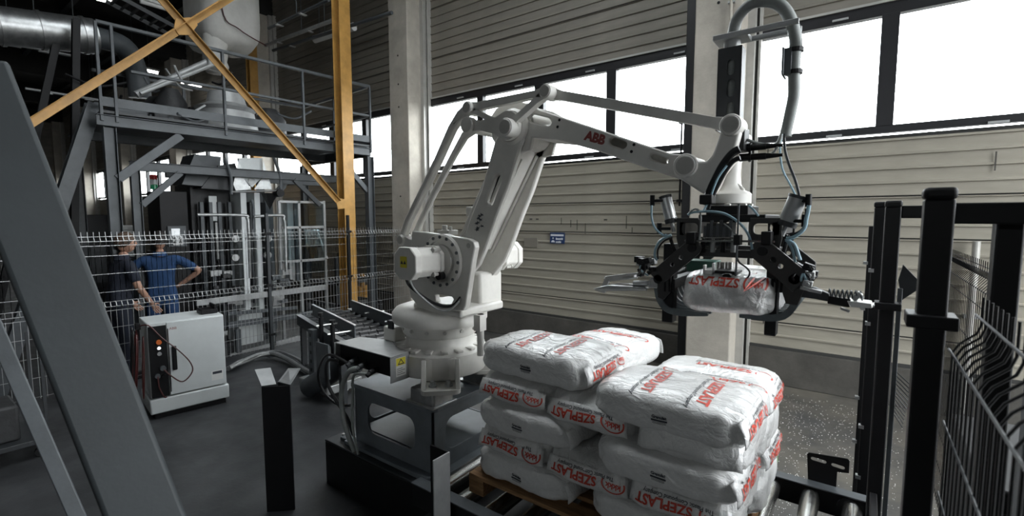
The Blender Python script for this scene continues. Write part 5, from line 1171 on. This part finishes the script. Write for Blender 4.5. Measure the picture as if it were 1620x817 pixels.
tbox('base_frame', 300, 556, 440, 590, 'steel_dark', -7.7, .6)
# clear guard cabinet right of the spout
gd = thing('guard_enclosure', 'clear plastic guard enclosure in aluminium frame right of the white spout column', 'guard', (-7.9, 4.6, 0))
gx = -7.45
for x in (441, 472, 512): a, b_ = T(x, 318, gx), T(x, 560, gx); MB().box((gx-.02, a.y-.02, 0), (gx+.02, a.y+.02, a.z)).build('guard_post', 'steel_light', gd, bevel=.003)
a, b_ = T(441, 319, gx), T(512, 319, gx)
for z in (a.z, 2.0-.2, 1.25): MB().box((gx-.02, a.y, z-.02), (gx+.02, b_.y, z+.02)).build('guard_rail', 'steel_light', gd, bevel=.003)
MB().box((gx-.003, a.y, 1.25), (gx+.003, b_.y, a.z)).build('clear_panel', 'plexi', gd)
MB().box((gx-.75, b_.y-.003, 1.0), (gx, b_.y+.003, a.z)).build('clear_panel', 'plexi', gd)
for y, w in ((T(452, 0, gx)[1], .10), (T(463, 0, gx)[1], .07)): MB().box((gx-.35, y, .9), (gx-.2, y+w, 2.2)).build('inner_duct', 'steel_light' if w > .08 else 'steel', gd, bevel=.004)
MB().box((gx-.5, T(480, 0, gx)[1], 1.45), (gx-.2, T(505, 0, gx)[1], 1.75)).build('print_head', 'galv', gd, bevel=.02)
MB().cyl((gx-.15, T(498, 0, gx)[1], 1.7), (gx+.02, T(503, 0, gx)[1], 1.25), .02, n=8).build('pneumatic_ram', 'labelw', gd, smooth=True)
# low side frames of the take-away table
for x0, y0, x1, y1 in ((480, 500, 600, 530), (470, 520, 560, 545), (520, 483, 640, 515)):
    pass
tb = thing('takeaway_table', 'low grey steel take-away frame behind the fence beside the yellow post', 'frame', (-8.2, 5.2, 0))
for z in (.35, .75):
    MB().box((-8.6, 4.85, z), (-7.5, 4.90, z+.06)).box((-8.6, 5.6, z), (-7.5, 5.65, z+.06)).box((-7.55, 4.85, z), (-7.5, 5.65, z+.06)).build('frame_rail', 'steel', tb)
for x in (-8.6, -7.55):
    for y in (4.85, 5.6): MB().box((x, y, 0), (x+.05, y+.05, 1.25)).build('frame_leg', 'steel_dark', tb)
# orange-brown machine bit at the wall
om = thing('small_orange_pump', 'small orange-brown pump on the floor behind the fence near the concrete column', 'pump', (-8.0, 5.85, .0))
c = at(578, 450, X=-8.0); MB().box((-8.25, 5.55, 0), (-7.75, 5.95, .35)).build('pump_base', 'steel_dark', om, bevel=.01)
MB().cyl((-8.0, 5.62, .5), (-8.0, 5.9, .5), .11, n=16).box((-8.08, 5.65, .35), (-7.92, 5.9, .5)).cyl((-8.0, 5.75, .6), (-8.0, 5.75, .85), .05, n=10).build('pump_body', 'yellow', om, smooth=True)
# ================================================================ control desk with screen
cc = thing('control_console', 'black control console with small lit screen in front of the workers', 'console', (-8.6, 2.95, 0))
X = -7.95
def cbox(nm, x0, y0, x1, y1, mat, X=X, dep=.4, bev=.006): return tbox(nm, x0, y0, x1, y1, mat, X, dep, bev, cc)
cbox('console_body', 251, 302, 301, 400, 'black', dep=.5); a = T(251, 400, X); b_ = T(301, 400, X)
MB().box((X-.5, a.y, 0), (X, b_.y, a.z+.01)).build('console_base', 'black', cc, bevel=.01)
cbox('panel_bezel', 265, 358, 296, 390, 'steel', X+.03, .03, .003); cbox('keypad', 273, 374, 290, 388, 'steel_light', X+.045, .015, .002)
for k in range(4): c = T(276.5+(k % 2)*9, 378+(k//2)*6, X+.045); MB().cyl(c, c+V(.012, 0, 0), .018, n=10).build('button', 'black', cc)
a, b_ = T(271, 362, X+.045), T(285, 373, X+.045); MB().box((X+.04, a.y, b_.z), (X+.047, b_.y, a.z)).build('screen', emis('lit_screen', (.75, .78, .8), .35), cc)
# signal tower beside it
st = thing('signal_tower', 'red and green signal tower on a thin stand left of the control console', 'signal lamp', (-8.2, 2.6, 0))
a = T(244, 300, -8.2)
MB().cyl((-8.2, a.y, 0), (-8.2, a.y, a.z), .02, n=10).build('pole', 'steel_light', st, smooth=True)
for k, mt_ in enumerate(((.02, .35, .15), (.7, .7, .7), (.5, .02, .02))): z = a.z+k*.07; MB().cyl((-8.2, a.y, z), (-8.2, a.y, z+.068), .045, n=16).build('lamp_lens', nt('lens', mt_, .2), st, smooth=True)
# background cabinets seen left through the frame
kb = thing('electrical_cabinet', 'dark electrical cabinet behind the worker with curly hair', 'cabinet', (-10.2, 2.3, 0))
a, b_ = at(126, 340, X=-10), at(172, 340, X=-10); MB().box((-10.6, a.y, 0), (-10, b_.y, a.z)).build('cabinet_body', 'black', kb, bevel=.01); MB().box((-10.001, a.y+.1, .9), (-9.99, a.y+.3, 1.5)).build('cabinet_door', 'steel_dark', kb)
kb = thing('white_roll_machine', 'pale machine with a white bag roll seen between the mezzanine legs', 'machine', (-9.2, 2.7, 0))
a, b_ = at(196, 370, X=-9.2), at(222, 420, X=-9.2); MB().box((-9.7, a.y, 0), (-9.2, b_.y, 1.35)).build('machine_body', 'steel', kb, bevel=.02)
MB().cyl((-9.5, a.y, 1.68), (-9.5, b_.y, 1.68), .16, n=20).build('bag_roll', 'labelw', kb, smooth=True); MB().box((-9.6, a.y, 1.35), (-9.15, b_.y, 1.5)).build('feed_tray', 'white', kb)
MB().box((-9.75, a.y, 1.9), (-9.6, b_.y-.1, 2.4)).build('rear_guard', 'steel_light', kb)
# ================================================================ roof space
dk = thing('ventilation_duct', 'grey sheet-metal ventilation duct crossing the dark upper left', 'duct', (-9.5, 1.5, 4.3))
d0, d1 = at(-90, 30, Z=4.6), at(150, 55, Z=4.6); d1 = at(150, 58, X=-9.1)
d0 = at(-60, 34, X=-9.1); dd = (d1-d0)
MB().cyl(d0, d1, .24, n=28).build('duct_run', 'galv', dk, smooth=True)
for t in (.25, .55, .9): c = d0+dd*t; MB().cyl(c-dd.normalized()*.02, c+dd.normalized()*.02, .255, n=28).build('duct_flange', 'galv', dk, smooth=True)
MB().tube([d1-dd.normalized()*.05, d1+V(-.1, .35, -.02), d1+V(-.3, .55, -.3), d1+V(-.35, .6, -.7)], .15, n=18).build('duct_elbow', 'steel', dk, smooth=True)
for nm, a, b_, r, mt_, lb in (('overhead_pipe', at(0, 65, X=-10), at(112, 88, X=-10), .022, 'steel_light', 'thin pale pipe below the ventilation duct at upper left'),
    ('overhead_pipe', at(40, 140, X=-11), at(200, 165, X=-11), .02, 'steel_light', 'thin pipe crossing behind the yellow brace at left'),
    ('sprinkler_pipe', at(420, 72, Y=5.2), at(546, 25, Y=5.2), .035, 'steel_light', 'pale pipe under the roof left of the yellow post, upper of two'),
    ('sprinkler_pipe', at(432, 80, Y=5.3), at(620, 20, Y=5.3), .03, 'steel', 'pale pipe under the roof left of the yellow post, lower of two'),
    ('sprinkler_pipe', at(425, 45, Y=4.5), at(520, 0, Y=4.5), .025, 'steel', 'thin dark pipe under the roof beside the filter hood')):
    r0_ = thing(nm, lb, 'pipe', (a+b_)/2); MB().cyl(a, b_, r, n=10).build('pipe', mt_, r0_, smooth=True); m_ = (a+b_)/2; MB().cyl(m_, (m_.x, m_.y, ZC), .008, n=6).build('hanger_rod', 'steel', r0_)
    for t in (.2, .6): c = a+(b_-a)*t; MB().box((-.03, -.06, -r*1.6), (.03, .06, -r*1.1), None, c).build('pipe_clamp', 'steel_light', r0_)
# fluorescent fittings: one dead tube, others lit
def batten(a, b_, lit, lb, r=.03):
    o = thing('tube_light', lb, 'lamp', (a+b_)/2, 0, None); d = (b_-a).normalized()
    MB().bar(a+V(0, 0, .05), b_+V(0, 0, .05), .10, .05).build('lamp_body', 'labelw', o, bevel=.008)
    MB().cyl(a+d*.03, b_-d*.03, r, n=12).build('tube', emis('lit_tube', (1, .98, .95), 9) if lit else 'labelw', o, smooth=True)
    for t in (a+d*.2, b_-d*.2): MB().cyl(t+V(0, 0, .07), (t.x, t.y, ZC), .006, n=6).build('hanger', 'steel', o)
batten(at(497, 64, Y=5.6), at(562, 43, Y=5.6), False, 'unlit white tube light under the roof beside the yellow post', .06)
batten(at(150, -3, X=-12), at(178, 4, X=-12), True, 'lit tube light at the top edge above the yellow brace')
batten(at(-14, 40, X=-12), at(24, 49, X=-12), True, 'lit tube light at the far left below the duct')
for (x0, y0, x1, y1, X, lb) in ((195, 104, 252, 116, -14, 'lit tube light seen behind the yellow brace under the handrail'), (188, 210, 245, 222, -18, 'distant lit tube light between the mezzanine beams'), (140, 190, 160, 193, -20, 'distant lit tube light left of the mezzanine leg'), (285, 130, 320, 137, -16, 'distant lit tube light above the mezzanine deck'), (218, 1, 268, 16, -9.5, 'unlit tube light at the top edge left of the yellow gusset')):
    batten(at(x0, y0, X=X), at(x1, y1, X=X), 'unlit' not in lb, lb)
# hanging crane rail and cable tray, dark
ct = thing('cable_tray', 'dark cable tray hung under the roof left of the yellow gusset', 'cable tray', (-10, 2.5, 5.6))
a, b_ = at(180, -10, X=-9), at(300, 55, X=-9)
MB().bar(a, b_, .02, .06).build('tray_side', 'steel_dark', ct); MB().bar(a+V(-.4, 0, 0), b_+V(-.4, 0, 0), .02, .06).build('tray_side', 'steel_dark', ct)
for k in range(8): c = a+(b_-a)*(k+.5)/8; MB().box((-.4, -.015, -.02), (0, .015, 0), None, c).build('tray_rung', 'steel_dark', ct)
# ================================================================ foreground steelwork, left
a0, a1 = at(-20, 95, X=-1.86) if False else None, None
def near(x, y, D): r = FW + RT*((x-CX)/FPX) - UPV*((y-CY)/FPX); return V(0, 0, EYE)+r*D
ta = near(-48, 108, 1.32); tb_ = near(230, 817, 1.32); d = (tb_-ta).normalized(); foot = ta+d*((ta.z)/(-d.z))
fb_ = thing('diagonal_beam', 'large out-of-focus grey steel box beam leaning across the left foreground', 'beam', foot)
sd = V(0, 0, 0); nn = (V(0, 0, EYE+0)-ta); nn.z = 0; nn.normalize()
MB().bar(ta, foot, .158, .10, up=tuple(nn)).build('beam', nt('blue_grey_painted_steel', (.022, .028, .031), .6, noise_s=3, noise_a=.25, bump=.05), fb_, bevel=.012, seg=3)
MB().box((-.15, -.12, 0), (.15, .12, .015), None, V(foot.x, foot.y, 0)).build('foot_plate', 'steel_dark', fb_, bevel=.003)
ta2 = near(-30, 470, 1.9); tb2 = near(122, 817, 1.9); d = (tb2-ta2).normalized(); ft2 = ta2+d*(ta2.z/(-d.z)); tp2 = ta2-d*.5
fb2 = thing('diagonal_beam', 'slim dark steel strut leaning parallel to the big beam at lower left', 'beam', ft2)
MB().bar(tp2, ft2, .05, .05, up=tuple(nn)).build('strut', 'steel', fb2, bevel=.004)
MB().box((-.08, -.08, 0), (.08, .08, .01), None, V(ft2.x, ft2.y, 0)).build('foot_plate', 'steel_dark', fb2)
# dark clutter on the left floor
cl_ = thing('floor_cart', 'dark wire-sided cart in the shadow behind the foreground beam', 'cart', (-5.6, .35, 0))
MB().box((-5.9, .05, .12), (-5.3, .75, .16)).build('cart_deck', 'steel_dark', cl_, bevel=.004)
for x in (-5.9, -5.32):
    for y in (.05, .73): MB().box((x, y, .04), (x+.02, y+.02, .95)).build('cart_post', 'steel_dark', cl_)
wm = MB()
for k in range(8): wm.cyl((-5.9+k*.083, .05, .2+0*k), (-5.9+k*.083, .05, .95), .003, n=4)
for k in range(6): wm.cyl((-5.9, .05, .2+k*.15), (-5.32, .05, .2+k*.15), .003, n=4)
tag(wm.build('cart_wires', 'galv', cl_), kind='stuff')
MB().box((-5.8, .15, .16), (-5.4, .6, .45)).build('cart_crate', 'dirt', cl_, bevel=.02)
for x, y in ((-5.85, .1), (-5.35, .1), (-5.85, .7), (-5.35, .7)): MB().cyl((x-.015, y, .04), (x+.015, y, .04), .04, n=14).build('wheel', 'black', cl_)
# ================================================================ flap-topped post in the middle foreground
fp = thing('reflector_post', 'dark angle post with two bent tabs on top coloured pale as if catching light, standing before the robot', 'post', (-3.15, 1.52, 0))
c0 = at(414, 611, Z=.86); c1 = at(437, 607, Z=.88); c2 = at(459, 609, Z=.86)
L0, L1, L2 = V(-3.235, 1.47, 0), V(-3.165, 1.56, 0), V(-3.055, 1.60, 0)
pL, pM, pR = at(414, 611, Z=.86), at(437, 609, Z=.86), at(459, 609, Z=.86)
pM = (pL+pR)/2+V(-.05, .04, 0)
def sheet(nm, p, q, z0, z1, mat, t=.006, par=fp):
    d = (q-p).normalized(); return MB().bar((p.x, p.y, (z0+z1)/2), (q.x, q.y, (z0+z1)/2), t, z1-z0).build(nm, mat, par, bevel=.0015)
sheet('post_side', V(pL.x, pL.y, 0), V(pM.x, pM.y, 0), 0, .86, 'steel_dark'); sheet('post_side', V(pM.x, pM.y, 0), V(pR.x, pR.y, 0), 0, .86, 'steel_dark')
sheet('post_front', V(pL.x, pL.y, 0)+V(.004, -.004, 0), V(pR.x, pR.y, 0)+V(.004, -.004, 0), 0, .855, 'black')
for P4 in (((414, 611), (437, 608), (428, 582), (403, 585)), ((440, 604), (459, 609), (475, 583), (456, 583))):
    zz = (.86, .86, .925, .925); v = [at(x, y, Z=z) for (x, y), z in zip(P4, zz)]
    n_ = (v[1]-v[0]).cross(v[3]-v[0]).normalized()*.004
    MB().add(v+[p-n_ for p in v], [(0, 1, 2, 3), (7, 6, 5, 4), (0, 4, 5, 1), (1, 5, 6, 2), (2, 6, 7, 3), (3, 7, 4, 0)]).build('bent_tab', 'steel_light', fp)  # pale colour stands for light caught by the tabs of the dark post
# ================================================================ safety gate at the right
def post(nm, x, y, z, w, lb, cap=True, mat='black'):
    r = thing(nm, lb, 'post', (x, y, 0)); MB().box((x-w/2, y-w/2, 0), (x+w/2, y+w/2, z-.03)).build('post', mat, r, bevel=.006)
    if cap: MB().box((x-w/2-.003, y-w/2-.003, z-.032), (x+w/2+.003, y+w/2+.003, z)).build('post_cap', 'black', r, bevel=.010)
    MB().box((x-w/2-.03, y-w/2-.03, 0), (x+w/2+.03, y+w/2+.03, .01)).build('base_plate', 'black', r); return r
pA = post('gate_post', .152, 1.68, 2.03, .062, 'thick black capped gate post in the right foreground')
for z in (1.66, .35): MB().box((.10, 1.63, z), (.205, 1.73, z+.035)).build('mesh_clamp', 'black', pA, bevel=.004)
pB = post('gate_post', .105, 2.98, 2.035, .062, 'black capped gate post behind the foreground one, beyond the conveyor end')
MB().box((.055, 2.93, 1.50), (.16, 3.03, 1.535)).build('mesh_clamp', 'black', pB, bevel=.004); MB().cyl((.06, 2.95, 1.52), (.04, 2.93, 1.52), .012, n=8).build('clamp_bolt', 'galv', pB)
pC = post('gate_post', .06, 3.32, 2.04, .05, 'slim black gate post just left of the second capped post')
pD = post('gate_post', .035, 3.85, 1.93, .035, 'thinnest black gate post, furthest from the camera', cap=False)
for p, x, y in ((pD, .035, 3.85), (pC, .06, 3.32)):
    for z in (1.65, 1.35, .75, .45): MB().box((x-.035, y-.03, z), (x-.01, y, z+.02)).build('mesh_clip', 'galv', p)
pE = post('gate_post', .305, 1.80, 1.99, .055, 'black upright of the gate frame right of the thick foreground post', cap=False)
gr = thing('gate_crossbar', 'black horizontal top bar joining the two foreground gate uprights', 'bar', (.25, 1.7, 1.97)); MB().box((.184, 1.70, 1.935), (.60, 1.74, 1.99)).build('bar', 'black', gr, bevel=.004)
gr = thing('gate_crossbar', 'black horizontal bar behind, joining the far capped post to the gate', 'bar', (.3, 3.0, 1.97)); MB().box((.137, 2.96, 1.95), (.50, 3.0, 2.01)).build('bar', 'black', gr, bevel=.004)
gr = thing('gate_crossbar', 'black low bar between the far gate post and the foreground post', 'bar', (.12, 2.3, .6)); MB().box((.085, 1.72, .50), (.115, 2.94, .56)).build('bar', 'black', gr, bevel=.004)
pF = post('gate_post', .40, 1.86, 2.0, .05, 'blue-grey upright at the right edge of the picture', cap=False, mat='steel')
# hinged perforated guard strip
a = at(1440, 430, Y=3.2)
gw = thing('wire_guard', 'narrow wire guard with triangular top bracket beside the far gate posts', 'guard', (.19, 3.1, 0))
MB().plate([(0, 1.64), (.015, 1.72), (.10, 1.62), (.02, 1.54)], [], (.145, 3.06, 0), UX, UZ, 0, .01).build('corner_bracket', 'steel_dark', gw, bevel=.002)
MB().box((.145, 3.04, .1), (.165, 3.06, 1.6)).build('guard_edge', 'steel', gw, bevel=.002)
wm = MB()
for k in range(12): wm.cyl((.165, 3.05, .95+k*.02), (.20+.002*k, 3.02, .90+k*.02), .0025, n=5)
tag(wm.build('mesh_edge', 'steel_dark', gw), kind='stuff')
# near mesh with curved top, running towards the camera
def near_mesh():
    root = thing('mesh_fence_panel', 'black welded wire fence panel with folded top in the right foreground', 'fence', (.19, 1.2, 0))
    x0, y0, y1 = .200, 1.70, .30; prof = [(0, .15), (0, 1.57), (.006, 1.60), (.055, 1.645), (.055, 1.67), (.055, 1.73)]
    prof = [(0, .15), (0, 1.60), (.012, 1.625), (.042, 1.655), (.05, 1.68), (.05, 1.75)]
    k = 0; y = y0-.035
    while y > y1:
        MB().tube([(x0+a, y, z) for a, z in prof], .0028, n=6, smooth=False).build('wire', 'black', root, smooth=True); y -= .05
    for a, z in ((.046, 1.70), (0, 1.60), (0, 1.40), (0, 1.20), (0, 1.0), (0, .8), (0, .6), (0, .4), (0, .2)):
        MB().cyl((x0+a-.004, y0, z), (x0+a-.004, y1, z), .0032, n=6).build('wire', 'steel_dark' if z > 1.1 else 'black', root, smooth=True)
near_mesh()
vfence('mesh_fence_panel', (.46, 2.75), (.46, 4.4), .1, 1.75, 'black wire fence panel beyond the gate upright at the right edge', (1.65,), wr=.0022, mat='black')
# coil spring hung at the gate upright
MB_ = MB().tube([(.365+.012*math.cos(i*1.3), 1.80+.012*math.sin(i*1.3), 1.83+i*.0018) for i in range(70)], .002, n=5, smooth=False)
tag(MB_.build('door_spring', 'steel', smooth='all'), 'small coil spring hanging beside the gate upright at the right edge', 'spring')
# dark cover panels low at right
dp = thing('cabinet_black', 'black switch cabinet low behind the mesh at the right edge', 'cabinet', (.7, 2.4, 0)); MB().box((.33, 2.0, 0), (1.0, 2.7, 1.12)).build('cabinet_body', 'black', dp, bevel=.01); MB().box((.38, 1.993, .1), (.95, 1.999, 1.05)).build('cabinet_door', 'black', dp)
# ================================================================ people
def skin_mesh(joints, edges, sub=2):
    """joints: name -> (pos, rx, ry)"""
    names = list(joints); me = bpy.data.meshes.new('sk'); me.from_pydata([tuple(joints[n][0]) for n in names], [(names.index(a), names.index(b)) for a, b in edges], [])
    o = bpy.data.objects.new('sk', me); COL.objects.link(o); o.modifiers.new('s', 'SKIN'); sv = me.skin_vertices[0].data
    for i, n in enumerate(names): sv[i].radius = joints[n][1:3]; sv[i].use_root = (i == 0)
    ss = o.modifiers.new('u', 'SUBSURF'); ss.levels = sub; ss.render_levels = sub
    dg = bpy.context.evaluated_depsgraph_get(); m2 = bpy.data.meshes.new_from_object(o.evaluated_get(dg)); bpy.data.objects.remove(o)
    return m2
def put(me, name, mat, parent):
    me.materials.clear(); me.materials.append(M[mat] if isinstance(mat, str) else mat); me.polygons.foreach_set('use_smooth', [True]*len(me.polygons)); me.name = name
    o = bpy.data.objects.new(name, me); COL.objects.link(o); o.parent = parent; return o
M['skin'] = nt('skin', (.42, .24, .17), .55, noise_s=8, noise_a=.12); M['bluecloth'] = nt('blue_work_cloth', (.016, .055, .15), .85, noise_s=7, noise_a=.3, bump=.5, bump_s=14)
M['navy'] = nt('navy_work_cloth', (.012, .016, .030), .85, noise_s=6, noise_a=.3, bump=.4, bump_s=14); M['hair'] = nt('dark_hair', (.018, .014, .012), .7, noise_s=30, noise_a=.5, bump=.6, bump_s=60); M['hair2'] = nt('brown_hair', (.09, .055, .035), .7, noise_s=30, noise_a=.5, bump=.8, bump_s=50)
def head(root, c, yaw, hair, cap=False):
    """c: head centre; face looks along +x before yaw"""
    R = Matrix.Rotation(yaw, 3, 'Z'); vs, fs = [], []; n, m_ = 24, 18
    for i in range(m_+1):
        th = PI*i/m_
        for k in range(n):
            a = 2*PI*k/n; x, y, z = math.sin(th)*math.cos(a), math.sin(th)*math.sin(a), math.cos(th)
            p = V(x*.098, y*.077, z*.118)
            if z < 0: p.x = p.x*(1+.10*z)+(.012 if x > 0 else .0)*(-z); p.y *= 1+.22*z
            if x > .5 and abs(y) < .28:
                if -.25 < z < .12: p.x += .018*(1-abs(y)/.28)*(1-abs(z+.12)/.2 if abs(z+.12) < .2 else 0)      # nose
            if x > .6 and .05 < z < .2 and .15 < abs(y) < .5: p.x -= .006      # eye sockets
            if x > .6 and -.55 < z < -.42: p.x -= .004                          # mouth line
            vs.append(c+R @ p)
    fs = [(i*n+k, (i+1)*n+k, (i+1)*n+(k+1) % n, i*n+(k+1) % n) for i in range(m_) for k in range(n)]
    me = bpy.data.meshes.new('head'); me.from_pydata([tuple(v-root.location) for v in vs], [], fs); put(me, 'head', 'skin', root)
    hv = []
    for i in range(11):
        th = PI*.62*i/10
        for k in range(n):
            a = 2*PI*k/n; x, y, z = math.sin(th)*math.cos(a), math.sin(th)*math.sin(a), math.cos(th)
            lim = 1.0
            front = max(0, x)
            th2 = min(th, PI*.62-front*PI*.30); x, y, z = math.sin(th2)*math.cos(a), math.sin(th2)*math.sin(a), math.cos(th2)
            w = 1+.06*noise.noise(V(x*6, y*6, z*6)*1.5) if not cap else 1
            hv.append(c+R @ V(x*.110*w-.004, y*.088*w, z*.130*w+.002)-root.location)
    me = bpy.data.meshes.new('hair'); me.from_pydata([tuple(v) for v in hv], [], [(i*n+k, (i+1)*n+k, (i+1)*n+(k+1) % n, i*n+(k+1) % n) for i in range(10) for k in range(n)]); o = put(me, 'hair', hair, root); s = o.modifiers.new('t', 'SOLIDIFY'); s.thickness = .012
    e = MB()
    for s_ in (-1, 1):
        q = c+R @ V(-.005, s_*.080, -.005)-root.location; e.lathe(q, R @ V(0, s_, 0), [(0, .004), (.018, .004), (.026, .0), (.030, -.008)], 12)
        q = c+R @ V(.088, s_*.030, .012)-root.location; 
    me = bpy.data.meshes.new('ear'); me.from_pydata([tuple(v) for v in e.v], [], e.f); put(me, 'ear', 'skin', root)
    ey = MB()
    for s_ in (-1, 1): q = c+R @ V(.089, s_*.030, .014)-root.location; ey.lathe(q, R @ V(1, 0, 0), [(0, .005), (.009, .003), (.013, -.004)], 10)
    me = bpy.data.meshes.new('eye'); me.from_pydata([tuple(v) for v in ey.v], [], ey.f); put(me, 'eye', 'ink', root)
def hand_j(J, E, pre, wrist, d, side, curl=.3):
    """palm and five fingers; d: direction of the fingers, side: towards the thumb"""
    d = d.normalized(); side = side.normalized(); nrm = d.cross(side).normalized()
    J[pre+'palm'] = (wrist+d*.045, .030, .018); E.append((pre+'wr', pre+'palm'))
    for i, (off, ln) in enumerate(((.030, .070), (.010, .078), (-.010, .072), (-.028, .058))):
        k = wrist+d*.085+side*off; J['%sk%d' % (pre, i)] = (k, .0095, .0095); E.append((pre+'palm', '%sk%d' % (pre, i)))
        t1 = k+d*ln*.5+nrm*ln*.3*curl; t2 = t1+d*ln*.42+nrm*ln*.7*curl
        J['%sm%d' % (pre, i)] = (t1, .0085, .0085); J['%st%d' % (pre, i)] = (t2, .007, .007); E += [('%sk%d' % (pre, i), '%sm%d' % (pre, i)), ('%sm%d' % (pre, i), '%st%d' % (pre, i))]
    a = wrist+d*.035+side*.035; b = a+d*.035+side*.028; J[pre+'th1'] = (a, .012, .012); J[pre+'th2'] = (b, .009, .009); E += [(pre+'palm', pre+'th1'), (pre+'th1', pre+'th2')]
def person(loc, rz, label, top, hair, arms, hd_yaw=0, lean=0, scale=1.0, sleeve=.5, crouch=0):
    """faces local +x"""
    root = thing('person', label, 'person', loc, rz); root.scale = (scale,)*3
    L_ = lambda *p: V(*p)
    hipz, shz = .93, 1.44
    J = {'pel': (L_(0, 0, hipz), .115, .15), 'wai': (L_(.0+lean*.3, 0, 1.10), .105, .140), 'che': (L_(lean*.7, 0, 1.30), .12, .165), 'nec': (L_(lean, 0, 1.47), .06, .07)}
    E = [('pel', 'wai'), ('wai', 'che'), ('che', 'nec')]
    for s, nm in ((1, 'l'), (-1, 'r')):
        J[nm+'hi'] = (L_(0, s*.095, hipz-.06), .095, .095); J[nm+'kn'] = (L_(.03, s*.11, .50), .068, .068); J[nm+'an'] = (L_(-.01, s*.12, .10), .055, .055)
        E += [('pel', nm+'hi'), (nm+'hi', nm+'kn'), (nm+'kn', nm+'an')]
        J[nm+'sh'] = (L_(lean, s*.185, shz-.03), .068, .068); E.append(('che', nm+'sh'))
        el, wr = arms[nm]; el, wr = Vector(el), Vector(wr); m_ = Vector(J[nm+'sh'][0]).lerp(el, .55)
        J[nm+'up'] = (m_, .060, .060); J[nm+'cf'] = (Vector(J[nm+'sh'][0]).lerp(el, .86), .056, .056); E += [(nm+'sh', nm+'up'), (nm+'up', nm+'cf')]
    put(skin_mesh(J, E), 'work_clothes', top, root)
    for s, nm in ((1, 'l'), (-1, 'r')):
        el, wr = Vector(arms[nm][0]), Vector(arms[nm][1]); sh = Vector(J[nm+'sh'][0]); K = {nm+'a0': (sh.lerp(el, .7), .042, .042), nm+'el': (el, .042, .042), nm+'f': (el.lerp(wr, .5), .036, .036), nm+'wr': (wr, .024, .028)}
        F = [(nm+'a0', nm+'el'), (nm+'el', nm+'f'), (nm+'f', nm+'wr')]; dd = (wr-el).normalized(); hand_j(K, F, nm, wr, dd, V(.6, 0, .8).cross(dd).cross(dd) if False else (V(1, 0, .3)-dd*V(1, 0, .3).dot(dd)), .5)
        put(skin_mesh(K, F), 'arm', 'skin', root)
        sh_ = MB(); x, y = -.01, s*.12
        sh_.plate(rrect(x-.09, y-.05, x+.19, y+.05, .045), [], (0, 0, 0), (1, 0, 0), (0, 1, 0), 0, .03).plate(rrect(x-.08, y-.045, x+.16, y+.045, .04), [], (0, 0, 0), (1, 0, 0), (0, 1, 0), .03, .085)
        me = bpy.data.meshes.new('shoe'); me.from_pydata([tuple(v) for v in sh_.v], [], sh_.f); o = put(me, 'shoe', 'black', root); bv = o.modifiers.new('b', 'BEVEL'); bv.width = .012; bv.segments = 2
    K = {'n0': (V(lean, 0, 1.42), .052, .052), 'n1': (V(lean*1.2+.01, 0, 1.56), .050, .050)}; put(skin_mesh(K, [('n0', 'n1')]), 'neck', 'skin', root)
    rr_ = root.location.copy(); root.location = (0, 0, 0); head(root, V(lean*1.35+.025, 0, 1.655), hd_yaw, hair); root.location = rr_
    # collar
    cm = MB().lathe((lean, 0, 1.455), UZ, [(.085, 0), (.075, .03), (.070, .055), (.064, .05), (.068, .02)], 20); me = bpy.data.meshes.new('collar'); me.from_pydata([tuple(v) for v in cm.v], [], cm.f); put(me, 'collar', top, root)
    return root
# blue worker: back to the camera, hands on hips, elbows out
person((-7.45, 2.23, 0), math.radians(152), 'person in blue work clothes seen from behind, hands on hips, at the control console', 'bluecloth', 'hair',
       {'l': ((.0, .42, 1.20), (.06, .20, 1.05)), 'r': ((.0, -.44, 1.24), (.07, -.20, 1.06))}, hd_yaw=.25)
person((-7.15, 1.70, 0), math.radians(95), 'person in dark clothes with brown hair behind the fence, turned towards the colleague in blue', 'navy', 'hair2',
       {'l': ((.05, .27, 1.12), (.20, .22, .90)), 'r': ((.10, -.28, 1.14), (.24, -.24, .92))}, hd_yaw=-.3, lean=.06)
# small repeats joined into one part
for o in bpy.data.objects:
    if o.type == 'MESH' and o.name.split('.')[0] in ('flange_bolts', 'bolt_ring', 'tie_bolts', 'adjustment_holes', 'slots', 'printed_lines', 'flange_lugs', 'anchor_hole', 'black_decal', 'hose_clamp', 'roller_tyre'): o['kind'] = 'stuff'
